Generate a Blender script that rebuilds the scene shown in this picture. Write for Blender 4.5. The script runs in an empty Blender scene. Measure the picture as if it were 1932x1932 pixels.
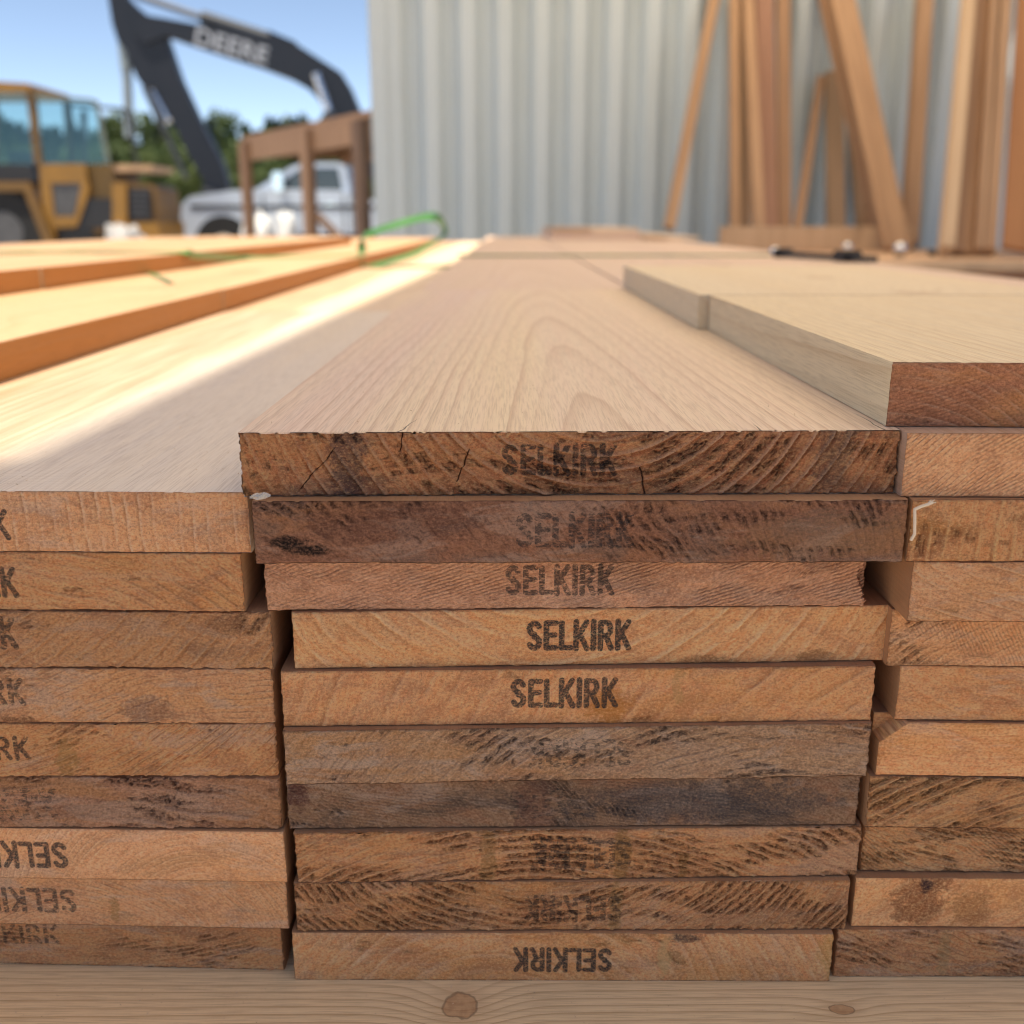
import bpy, bmesh, math, random
import numpy as np
from mathutils import Vector, Matrix

random.seed(7)
RNG = np.random.default_rng(11)
S = bpy.context.scene
COL = S.collection
R = math.radians

# ---------------------------------------------------------------- camera
CAMZ = 0.90
TH = R(15.86)
YAW = R(0.23)
cam_d = bpy.data.cameras.new("camera")
cam = bpy.data.objects.new("camera", cam_d)
COL.objects.link(cam)
cam.location = (0, 0, CAMZ)
cam.rotation_euler = (R(90) - TH, 0, -YAW)
cam_d.sensor_width = 36
cam_d.lens = 36
cam_d.clip_start = 0.02
cam_d.clip_end = 2000
cam_d.dof.use_dof = True
cam_d.dof.focus_distance = 0.468
cam_d.dof.aperture_fstop = 7.2
S.camera = cam

# ---------------------------------------------------------------- sky and sun
w = bpy.data.worlds.new("World")
S.world = w
w.use_nodes = True
nt = w.node_tree
bg = nt.nodes["Background"]
sky = nt.nodes.new("ShaderNodeTexSky")
sky.sky_type = 'NISHITA'
sky.sun_disc = False
TOSUN = Vector((-0.20, -0.16, 0.97)).normalized()
sky.sun_elevation = math.asin(TOSUN.z)
sky.sun_rotation = math.atan2(TOSUN.x, TOSUN.y)
sky.air_density = 0.6
sky.dust_density = 0.0
sky.altitude = 2500
sky.ozone_density = 2.0
tint = nt.nodes.new("ShaderNodeMix"); tint.data_type = 'RGBA'; tint.blend_type = 'MULTIPLY'   # daylight white balance
tint.inputs[0].default_value = 1.0
tint.inputs[7].default_value = (1.17, 1.0, 0.82, 1)
nt.links.new(sky.outputs[0], tint.inputs[6])
nt.links.new(tint.outputs[2], bg.inputs[0])
bg.inputs[1].default_value = 0.08
sd = bpy.data.lights.new("sun", 'SUN')
sd.energy = 2.2
sd.angle = R(1.0)
sd.color = (1.0, 0.90, 0.74)
sun = bpy.data.objects.new("sun", sd)
COL.objects.link(sun)
sun.rotation_euler = (-TOSUN).to_track_quat('-Z', 'Y').to_euler()
sun.location = (0, 0, 30)

S.view_settings.view_transform = 'Standard'
S.view_settings.look = 'None'
S.view_settings.exposure = 1.76
S.view_settings.gamma = 1
S.cycles.use_denoising = True
S.cycles.filter_width = 1.0
S.cycles.max_bounces = 8
S.cycles.diffuse_bounces = 5
S.cycles.transparent_max_bounces = 8

# ---------------------------------------------------------------- measuring
_fw = Vector((math.sin(YAW) * math.cos(TH), math.cos(YAW) * math.cos(TH), -math.sin(TH)))
_rt = Vector((math.cos(YAW), -math.sin(YAW), 0))
_up = _rt.cross(_fw)
def ray(u, v):
    return _fw + _rt * ((u - 966) / 1932) + _up * ((966 - v) / 1932)
def atY(u, v, Y):
    d = ray(u, v)
    return Vector((0, 0, CAMZ)) + d * (Y / d.y)
def atZ(u, v, Z):
    d = ray(u, v)
    return Vector((0, 0, CAMZ)) + d * ((Z - CAMZ) / d.z)

# ---------------------------------------------------------------- node helper
class G:
    def __init__(s, name):
        s.mat = bpy.data.materials.new(name)
        s.mat.use_nodes = True
        s.nt = s.mat.node_tree
        s.b = s.nt.nodes["Principled BSDF"]
        s.out = s.nt.nodes["Material Output"]
    def n(s, t, **kw):
        x = s.nt.nodes.new(t)
        for k, v in kw.items():
            setattr(x, k, v)
        return x
    def set(s, sock, v):
        if isinstance(v, bpy.types.NodeSocket):
            s.nt.links.new(v, sock)
        elif isinstance(v, (tuple, list)) and sock.type == 'RGBA' and len(v) == 3:
            sock.default_value = (*v, 1)
        else:
            sock.default_value = v
    def m(s, op, a, b=None, c=None, clamp=False):
        x = s.n("ShaderNodeMath", operation=op, use_clamp=clamp)
        s.set(x.inputs[0], a)
        if b is not None: s.set(x.inputs[1], b)
        if c is not None: s.set(x.inputs[2], c)
        return x.outputs[0]
    def add(s, a, b): return s.m('ADD', a, b)
    def sub(s, a, b): return s.m('SUBTRACT', a, b)
    def mul(s, a, b): return s.m('MULTIPLY', a, b)
    def xyz(s, v):
        x = s.n("ShaderNodeSeparateXYZ"); s.set(x.inputs[0], v)
        return x.outputs[0], x.outputs[1], x.outputs[2]
    def vec(s, a, b, c=0.0):
        x = s.n("ShaderNodeCombineXYZ")
        s.set(x.inputs[0], a); s.set(x.inputs[1], b); s.set(x.inputs[2], c)
        return x.outputs[0]
    def noise(s, v, scale=1.0, detail=3.0, rough=0.55, dist=0.0):
        x = s.n("ShaderNodeTexNoise")
        s.set(x.inputs['Vector'], v); s.set(x.inputs['Scale'], scale)
        x.inputs['Detail'].default_value = detail
        x.inputs['Roughness'].default_value = rough
        x.inputs['Distortion'].default_value = dist
        return x.outputs[0]
    def ss(s, v, a, b, lo=0.0, hi=1.0):
        x = s.n("ShaderNodeMapRange", interpolation_type='SMOOTHSTEP')
        s.set(x.inputs[0], v)
        x.inputs[1].default_value = a; x.inputs[2].default_value = b
        x.inputs[3].default_value = lo; x.inputs[4].default_value = hi
        return x.outputs[0]
    def mix(s, f, a, b, bt='MIX'):
        x = s.n("ShaderNodeMix", data_type='RGBA', blend_type=bt)
        s.set(x.inputs[0], f); s.set(x.inputs[6], a); s.set(x.inputs[7], b)
        return x.outputs[2]
    def coord(s): return s.n("ShaderNodeTexCoord").outputs['Object']
    def attr(s, name): return s.n("ShaderNodeAttribute", attribute_name=name).outputs['Fac']
    def bump(s, h, dist, strength=1.0):
        x = s.n("ShaderNodeBump"); s.set(x.inputs['Height'], h)
        x.inputs['Distance'].default_value = dist
        x.inputs['Strength'].default_value = strength
        s.nt.links.new(x.outputs[0], s.b.inputs['Normal'])
    def col(s, c): s.set(s.b.inputs['Base Color'], c)
    def rough(s, v): s.set(s.b.inputs['Roughness'], v)
    def spec(s, v): s.b.inputs['Specular IOR Level'].default_value = v

def plain(name, c, rough=0.6, metal=0.0, var=0.15, scale=6.0, bump=0.0, spec=0.5, coat=0.0):
    g = G(name)
    nz = g.noise(g.coord(), scale, 5, 0.6)
    g.col(g.mix(g.ss(nz, .3, .7), tuple(x * (1 - var) for x in c), tuple(min(1, x * (1 + var)) for x in c)))
    g.rough(g.ss(nz, .2, .8, max(.02, rough - .08), min(1, rough + .08)))
    g.b.inputs['Metallic'].default_value = metal
    g.spec(spec)
    g.b.inputs['Coat Weight'].default_value = coat
    if bump:
        g.bump(g.noise(g.coord(), scale * 6, 4), bump)
    return g.mat

def ring_coords(g, px, pz, taper, warp, seed, knots=()):
    """solid-wood growth-ring radius and arc length, in metres"""
    P = g.coord()
    x, y, z = g.xyz(P)
    sv = g.vec(g.add(g.mul(x, 14.0), seed * 3.7), g.mul(y, 1.6), g.add(g.mul(z, 14.0), seed * 1.3))
    n1 = g.sub(g.noise(sv, 1.0, 2, .5), .5)
    sv2 = g.vec(g.add(g.mul(x, 60.0), seed), g.mul(y, 9.0), g.mul(z, 60.0))
    n2 = g.sub(g.noise(sv2, 1.0, 2, .5), .5)
    dx = g.add(g.sub(x, px), g.mul(n1, warp * 2.2))
    dz = g.add(g.sub(g.sub(z, pz), g.mul(y, taper)), g.mul(n1, warp))
    r = g.m('SQRT', g.add(g.mul(dx, dx), g.mul(dz, dz)))
    r = g.add(r, g.mul(n2, warp * .25))
    a = g.m('ARCTAN2', dx, dz)
    kn = None
    for (kx, ky, kr, st) in knots:
        ex = g.mul(g.sub(x, kx), 1.0 / kr)
        ey = g.mul(g.sub(y, ky), 1.0 / (kr * st))
        d2 = g.add(g.mul(ex, ex), g.mul(ey, ey))
        r = g.add(r, g.mul(g.m('EXPONENT', g.mul(d2, -.13)), kr * 1.7))
        k = g.m('SQRT', d2)
        k = g.add(k, g.mul(g.sub(g.noise(g.vec(g.mul(x, 90.), g.mul(y, 90.), 3.), 1., 3), .5), .9))
        kn = k if kn is None else g.m('MINIMUM', kn, k)
    return P, x, y, z, r, a, kn

def side_mat(name, c_a, c_b, c_c, line, sp=.007, px=0.0, pz=.09, taper=-.015, warp=.006, seed=0.0,
             lstr=.55, knots=(), checks=(), bump=.00012, rough=.55, spec=.35, kstr=1.0, heart=None):  # heart: warm tint painted where the sun strip falls
    g = G(name)
    P, x, y, z, r, a, kn = ring_coords(g, px, pz, taper, warp, seed, knots)
    t = g.m('FRACT', g.mul(r, 1.0 / sp))
    line_m = g.m('POWER', t, 4.5)
    line_m = g.mul(line_m, g.ss(t, 1.0, .93))
    lv = g.noise(g.vec(g.mul(r, 90.0), g.mul(y, .8), seed), 1.0, 2)
    line_m = g.mul(line_m, g.ss(lv, .3, .65, .15, 1.0))
    band = g.noise(g.vec(g.add(g.mul(x, 9.0), seed * 2.1), g.mul(y, .7), seed), 1.0, 2, .5)
    base = g.mix(g.ss(band, .35, .5), c_a, c_b)
    base = g.mix(g.ss(band, .52, .68), base, c_c)
    if heart:      # warm tint painted where the sun strip falls, its border wandering along the length
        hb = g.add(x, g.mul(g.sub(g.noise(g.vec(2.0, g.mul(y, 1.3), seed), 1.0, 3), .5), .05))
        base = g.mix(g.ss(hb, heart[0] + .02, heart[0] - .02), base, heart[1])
    fib = g.noise(g.vec(g.mul(x, 1400.0), g.mul(y, 38.0), g.mul(z, 1400.0)), 1.0, 3, .6)
    fib2 = g.noise(g.vec(g.mul(x, 260.0), g.mul(y, 5.0), g.mul(z, 260.0)), 1.0, 3, .6)
    base = g.mix(g.mul(g.ss(fib, .42, .68), .34), base, tuple(v * .62 for v in line))
    base = g.mix(g.mul(g.ss(fib2, .35, .7), .25), base, tuple(min(1, v * 1.15) for v in c_a))
    base = g.mix(g.mul(line_m, lstr), base, line)
    if kn is not None:
        kc = g.mix(g.ss(g.noise(P, 220, 3), .35, .65), (.40, .19, .08), (.55, .31, .15))
        base = g.mix(g.mul(g.ss(kn, 2.4, .9), .35 * kstr), base, (.42, .24, .12))
        base = g.mix(g.ss(kn, 1.05, .9, 0, kstr), base, kc)
        base = g.mix(g.mul(g.ss(g.m('ABSOLUTE', g.sub(kn, 1.0)), .12, .02), .8 * kstr), base, (.06, .03, .015))
    for (cx, slope, y1, wd) in checks:
        nx = g.sub(g.noise(g.vec(g.mul(y, 70.0), seed, cx * 90), 1.0, 3), .5)
        dd = g.m('ABSOLUTE', g.sub(g.sub(g.sub(x, cx), g.mul(y, slope)), g.mul(nx, .0035)))
        wdt = g.mul(g.m('SUBTRACT', 1.0, g.mul(y, 1.0 / y1), clamp=True), wd)
        mk = g.m('LESS_THAN', dd, wdt)
        base = g.mix(g.mul(mk, .85), base, (.035, .022, .015))
    # specks of sawdust and tiny nicks
    sp_n = g.noise(g.vec(g.mul(x, 900.0), g.mul(y, 500.0), g.mul(z, 900.0)), 1.0, 1)
    base = g.mix(g.ss(sp_n, .77, .80, 0, .6), base, (.16, .10, .06))
    g.col(base)
    g.rough(g.ss(fib2, .2, .8, rough - .1, rough + .12))
    g.spec(spec)
    ch = g.m('SINE', g.mul(g.add(y, g.mul(band, .004)), 6.283 / .0032))
    h = g.add(g.mul(fib, .5), g.add(g.mul(fib2, .35), g.add(g.mul(line_m, .5), g.mul(ch, .18))))
    g.bump(h, bump)
    return g.mat

def end_mat(name, light, mid, dark, sp=.006, px=0.0, pz=.09, warp=.006, seed=0.0, ridge=.5, pits=.4,
            blotch=(.2, .13, .09), blot=.4, saw=0.0, saw_a=.8, grey=.15, line=(.62, .44, .27), lstr=.5,
            ink=.9, amp=1.0, stain=None, orange=.25, fuzz=1.0, cracks=()):
    g = G(name)
    P, x, y, z, r, a, _ = ring_coords(g, px, pz, 0.0, warp, seed)
    arc = g.mul(a, max(.05, math.hypot(px, pz - .014)))
    t = g.m('FRACT', g.mul(r, 1.0 / sp))
    lat = g.mul(g.ss(t, .66, .90), g.ss(t, 1.0, .95))             # pale late-wood ridge
    step = g.mul(g.ss(t, .0, .03), g.ss(t, .26, .06))             # darker groove right behind it
    early = g.mul(g.ss(t, .02, .25), g.ss(t, .9, .5))
    lv = g.noise(g.vec(g.mul(r, 70.0), g.mul(arc, 25.0), seed), 1.0, 3, .6)
    lvm = g.mul(g.ss(lv, .32, .60, .12, 1.0), g.ss(g.noise(g.vec(g.mul(x, 26.), g.mul(z, 70.), seed + 6), 1., 4, .7), .36, .56, .2, 1.0))
    lat = g.mul(lat, lvm); step = g.mul(step, lvm)
    # torn fibre, longer along the ring than across
    f1 = g.noise(g.vec(g.mul(r, 1500.0), g.mul(arc, 700.0), seed), 1.0, 5, .75)
    f2 = g.noise(g.vec(g.mul(r, 360.0), g.mul(arc, 150.0), seed + 4), 1.0, 6, .74, .5)
    f3 = g.noise(g.vec(g.mul(x, 2300.0), g.mul(z, 2300.0), seed), 1.0, 3, .7)
    f4 = g.noise(g.vec(g.mul(x, 620.0), g.mul(z, 800.0), seed + 1), 1.0, 6, .8)
    big = g.noise(g.vec(g.add(g.mul(x, 16.0), seed * 5), g.mul(z, 40.0), seed), 1.0, 6, .66, .8)
    big2 = g.noise(g.vec(g.add(g.mul(x, 9.0), seed * 9), g.mul(z, 26.0), seed + 8), 1.0, 6, .64, 1.2)
    c = g.mix(g.ss(f2, .34, .66), mid, light)
    c = g.mix(g.mul(g.ss(f1, .46, .70), .55), c, tuple(v * .62 for v in mid))
    c = g.mix(g.mul(g.ss(big2, .42, .62), orange), c, (.66, .30, .085))
    c = g.mix(g.mul(g.ss(big, .5, .62), blot), c, blotch)
    wash = g.noise(g.vec(g.add(g.mul(x, 30.0), seed * 3 + 7), g.mul(z, 60.0), seed + 5), 1.0, 6, .7, .6)
    c = g.mix(g.mul(g.ss(wash, .48, .64), .42), c, (.46, .20, .085))
    if grey:
        gn = g.noise(g.vec(g.add(g.mul(x, 20.0), seed * 2 + 3), g.mul(z, 60.0), seed), 1.0, 6, .7, .8)
        c = g.mix(g.mul(g.ss(gn, .50, .62), grey), c, (.62, .43, .26))
    # torn zones, with dark pits following the rings
    zone = g.noise(g.vec(g.add(g.mul(x, 15.0), seed * 7), g.mul(z, 45.0), seed + 2), 1.0, 4, .65, .5)
    pz_ = g.ss(zone, .64 - .25 * pits, .72 - .22 * pits)
    pit_n = g.noise(g.vec(g.mul(r, 620.0), g.mul(arc, 240.0), seed + 9), 1.0, 6, .82, .4)
    pit = g.mul(g.ss(pit_n, .50, .60), g.mul(pz_, g.ss(early, .1, .7, .15, 1.0)))
    pit = g.mul(pit, min(.92, .42 + pits * .7))
    c = g.mix(g.mul(g.mul(early, .40), pz_), c, dark)
    c = g.mix(g.mul(pit, .75), c, tuple(v * 1.15 for v in dark))
    c = g.mix(g.mul(step, .22 + .25 * ridge), c, tuple(v * .55 for v in mid))
    c = g.mix(g.mul(lat, lstr * .85), c, line)
    c = g.mix(g.mul(g.ss(f4, .50, .62), .42 * fuzz), c, tuple(v * .42 for v in mid))  # hollows tinted darker, adding crevice shade to the colour
    c = g.mix(g.mul(g.ss(f4, .49, .38), .45 * fuzz), c, tuple(min(.9, v * 1.3) for v in light))
    # scattered single pits
    sp_n = g.noise(g.vec(g.mul(x, 420.0), g.mul(z, 620.0), seed), 1.0, 3, .6)
    sp = g.ss(sp_n, .735, .77)
    c = g.mix(g.mul(sp, .8), c, tuple(v * .4 for v in dark))
    h = g.add(g.mul(lat, .6 * ridge), g.mul(f2, .35))
    h = g.sub(h, g.mul(step, .3 * ridge))
    h = g.sub(h, g.mul(g.sub(f4, .5), 1.6 * fuzz))
    h = g.add(h, g.mul(f1, .30))
    h = g.sub(h, g.mul(pit, .95))
    h = g.sub(h, g.mul(sp, .8))
    h = g.add(h, g.mul(g.sub(big, .5), .7))
    if saw:
        cs, sn = math.cos(saw_a), math.sin(saw_a)
        sw = g.add(g.mul(x, cs), g.mul(z, sn))
        sw = g.add(sw, g.mul(g.sub(g.noise(g.vec(g.mul(x, 45.), g.mul(z, 45.), seed), 1.0, 3), .5), .0045))
        k = g.m('SINE', g.mul(sw, 6.283 / .0017))
        swm = g.mul(g.ss(k, -.2, .9), g.ss(g.noise(g.vec(g.mul(x, 22.), g.mul(z, 50.), seed + 5), 1.0, 3), .42, .58))
        swm = g.mul(swm, saw)
        c = g.mix(g.mul(swm, .5), c, tuple(v * .6 for v in dark))
        h = g.sub(h, g.mul(swm, .4))
    for (cx, slope, z0, z1, wd_) in cracks:
        nx = g.sub(g.noise(g.vec(g.mul(z, 160.0), seed, cx * 90), 1.0, 4), .5)
        dd = g.m('ABSOLUTE', g.sub(g.sub(g.sub(x, cx), g.mul(z, slope)), g.mul(nx, .004)))
        mk = g.mul(g.ss(dd, wd_ * 1.1, wd_ * .2), g.mul(g.m('GREATER_THAN', z, z0), g.m('LESS_THAN', z, z1)))
        c = g.mix(g.mul(mk, .75), c, (.06, .025, .014))
        h = g.sub(h, g.mul(mk, .8))
    fx = g.ss(f3, .66, .78)
    c = g.mix(g.mul(fx, .6), c, tuple(min(1., v * 1.25) for v in light))
    if stain:
        for (sx, sz, rx, rz, sc, sa) in stain:
            wx = g.sub(g.noise(g.vec(g.mul(x, 110.), g.mul(z, 130.), sx * 50), 1.0, 6, .72), .5)
            ex = g.mul(g.add(g.sub(x, sx), g.mul(wx, rx * 2.6)), 1 / rx)
            ez = g.mul(g.add(g.sub(z, sz), g.mul(wx, rz * 2.2)), 1 / rz)
            d = g.add(g.mul(ex, ex), g.mul(ez, ez))
            c = g.mix(g.mul(g.mul(g.ss(d, 1.2, .3), g.ss(f4, .35, .6, .45, 1.0)), sa), c, sc)
    gm = g.n("ShaderNodeGamma"); g.set(gm.inputs[0], c); gm.inputs[1].default_value = 1.22
    c = g.mix(1.0, gm.outputs[0], (1.25, 1.40, 2.0), 'MULTIPLY')
    c = g.mix(1.0, c, (.9, .9, .9), 'DARKEN')
    # stamped ink, worn away on the high fibres
    if ink:
        sdf = g.attr("ink")
        wob = g.add(g.mul(g.sub(f3, .5), .6), g.mul(g.sub(f4, .5), 1.6))
        core = g.ss(g.add(sdf, wob), .25, -.2)
        wear = g.noise(g.vec(g.mul(x, 240.0), g.mul(z, 500.0), seed + 3), 1.0, 4, .7)
        wm = g.mul(g.ss(wear, .64 - .38 * ink, .76 - .36 * ink), g.ss(f4, .60, .50, .35, 1.0))
        grain = g.ss(f1, .25, .55, .5, 1.0)
        c = g.mix(g.mul(g.mul(core, g.mul(wm, grain)), .55 + .42 * ink), c, (.022, .026, .030))
    g.col(c)
    g.rough(.78)
    g.spec(.25)
    g.bump(g.add(h, g.mul(f3, .4)), .0011 * amp, 1.0)
    d = g.n("ShaderNodeDisplacement")
    d.inputs['Scale'].default_value = .0011 * amp
    d.inputs['Midlevel'].default_value = .3
    g.set(d.inputs['Height'], g.mul(g.attr("end"), h))
    g.nt.links.new(d.outputs[0], g.out.inputs['Displacement'])
    g.mat.displacement_method = 'DISPLACEMENT'
    return g.mat

# ---------------------------------------------------------------- object helpers
def tag(o, label=None, cat=None, group=None, kind=None):
    if label: o["label"] = label
    if cat: o["category"] = cat
    if group: o["group"] = group
    if kind: o["kind"] = kind
    return o
def link(name, me, mats=(), parent=None, loc=(0, 0, 0), rot=(0, 0, 0)):
    o = bpy.data.objects.new(name, me)
    COL.objects.link(o)
    if mats and me:
        for m_ in (mats if isinstance(mats, (list, tuple)) else [mats]):
            me.materials.append(m_)
    o.location = loc; o.rotation_euler = rot
    if parent: o.parent = parent
    return o
def empty(name, loc, rz=0):
    o = bpy.data.objects.new(name, None); COL.objects.link(o)
    o.location = loc; o.rotation_euler = (0, 0, rz); o.empty_display_size = .1
    return o
class MB:
    def __init__(s): s.bm = bmesh.new()
    def box(s, c, d, M=None):
        r = bmesh.ops.create_cube(s.bm, size=1)
        m = Matrix.Translation(c) @ (M.to_4x4() if M else Matrix()) @ Matrix.Diagonal((*d, 1))
        bmesh.ops.transform(s.bm, matrix=m, verts=r['verts'])
        return s
    def cyl(s, a, b, r1, r2=None, n=16, cap=True):
        a = Vector(a); b = Vector(b); d = b - a
        r = bmesh.ops.create_cone(s.bm, cap_ends=cap, segments=n, radius1=r1, radius2=r1 if r2 is None else r2, depth=d.length)
        m = Matrix.Translation((a + b) / 2) @ d.to_track_quat('Z', 'Y').to_matrix().to_4x4()
        bmesh.ops.transform(s.bm, matrix=m, verts=r['verts'])
        return s
    def sph(s, c, r, n=16):
        q = bmesh.ops.create_uvsphere(s.bm, u_segments=n, v_segments=n // 2, radius=1)
        rr = r if isinstance(r, (tuple, list)) else (r, r, r)
        bmesh.ops.transform(s.bm, matrix=Matrix.Translation(c) @ Matrix.Diagonal((*rr, 1)), verts=q['verts'])
        return s
    def prism(s, pts, y0, y1):
        """pts: (x, z) outline, extruded from y0 to y1"""
        a = [s.bm.verts.new((x, y0, z)) for x, z in pts]
        b = [s.bm.verts.new((x, y1, z)) for x, z in pts]
        n = len(pts)
        s.bm.faces.new(a); s.bm.faces.new(b[::-1])
        for i in range(n):
            s.bm.faces.new((a[i], b[i], b[(i + 1) % n], a[(i + 1) % n]))
        return s
    def tube(s, pts, r, n=8):
        for i in range(len(pts) - 1):
            s.cyl(pts[i], pts[i + 1], r, r, n)
            s.sph(pts[i + 1], r, 8)
        return s
    def build(s, name, mat, parent=None, bevel=0, smooth=False, loc=(0, 0, 0), rot=(0, 0, 0)):
        if bevel:
            es = [e for e in s.bm.edges if len(e.link_faces) == 2 and e.calc_face_angle(0) > .5]
            bmesh.ops.bevel(s.bm, geom=es, offset=bevel, segments=2, affect='EDGES', clamp_overlap=True)
        bmesh.ops.recalc_face_normals(s.bm, faces=s.bm.faces)
        me = bpy.data.meshes.new(name); s.bm.to_mesh(me); s.bm.free()
        if smooth:
            for p in me.polygons: p.use_smooth = True
            try: me.set_sharp_from_angle(angle=R(35))
            except Exception: pass
        return link(name, me, mat, parent, loc, rot)

# ---------------------------------------------------------------- stamp lettering as a distance field
def arc(cx, cy, rx, ry, a0, a1, n=8):
    return [(cx + rx * math.cos(R(a0 + (a1 - a0) * i / n)), cy + ry * math.sin(R(a0 + (a1 - a0) * i / n))) for i in range(n + 1)]
LET = {
 'S': (.56, [arc(.28, .735, .20, .185, 20, 270) + arc(.28, .27, .20, .19, 90, -160)]),
 'E': (.50, [[(.08, .08), (.08, .92)], [(.08, .92), (.46, .92)], [(.08, .52), (.42, .52)], [(.08, .08), (.46, .08)]]),
 'L': (.46, [[(.08, .92), (.08, .08), (.44, .08)]]),
 'K': (.58, [[(.08, .04), (.08, .96)], [(.08, .36), (.50, .94)], [(.22, .55), (.53, .04)]]),
 'I': (.16, [[(.08, .04), (.08, .96)]]),
 'R': (.58, [[(.08, .04), (.08, .92), (.30, .92)] + arc(.30, .70, .18, .22, 90, -90) + [(.08, .48)], [(.30, .46), (.52, .04)]]),
}
def word_segments(word):
    segs = []; x = 0
    for ch in word:
        wd, strokes = LET[ch]
        for st in strokes:
            for a, b in zip(st[:-1], st[1:]):
                segs.append((a[0] + x, a[1], b[0] + x, b[1]))
        x += wd + .13
    return segs, x - .13
SEGS, WLEN = word_segments("SELKIRK")
def ink_sdf(X, Z, x0, x1, z0, z1, flip):
    """distance in mm from each point to the printed strokes"""
    u = (X - x0) / (x1 - x0) * WLEN
    v = (Z - z0) / (z1 - z0)
    if flip: u = WLEN - u; v = 1 - v
    sx = (x1 - x0) / WLEN * 1000; sz = (z1 - z0) * 1000
    best = np.full(X.shape, 99.0)
    for (a, b, c, d) in SEGS:
        ax, az, bx, bz = a * sx, b * sz, c * sx, d * sz
        px, pz = u * sx, v * sz
        dx, dz = bx - ax, bz - az
        L = dx * dx + dz * dz + 1e-9
        t = np.clip(((px - ax) * dx + (pz - az) * dz) / L, 0, 1)
        best = np.minimum(best, np.hypot(px - ax - t * dx, pz - az - t * dz))
    return best - .088 * sz

def smooth_noise(n, step, amp, seed):
    r = np.random.default_rng(seed)
    k = max(2, int(n / step) + 3)
    c = r.uniform(-1, 1, k)
    return np.interp(np.linspace(0, k - 1.001, n), np.arange(k), c) * amp

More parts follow.
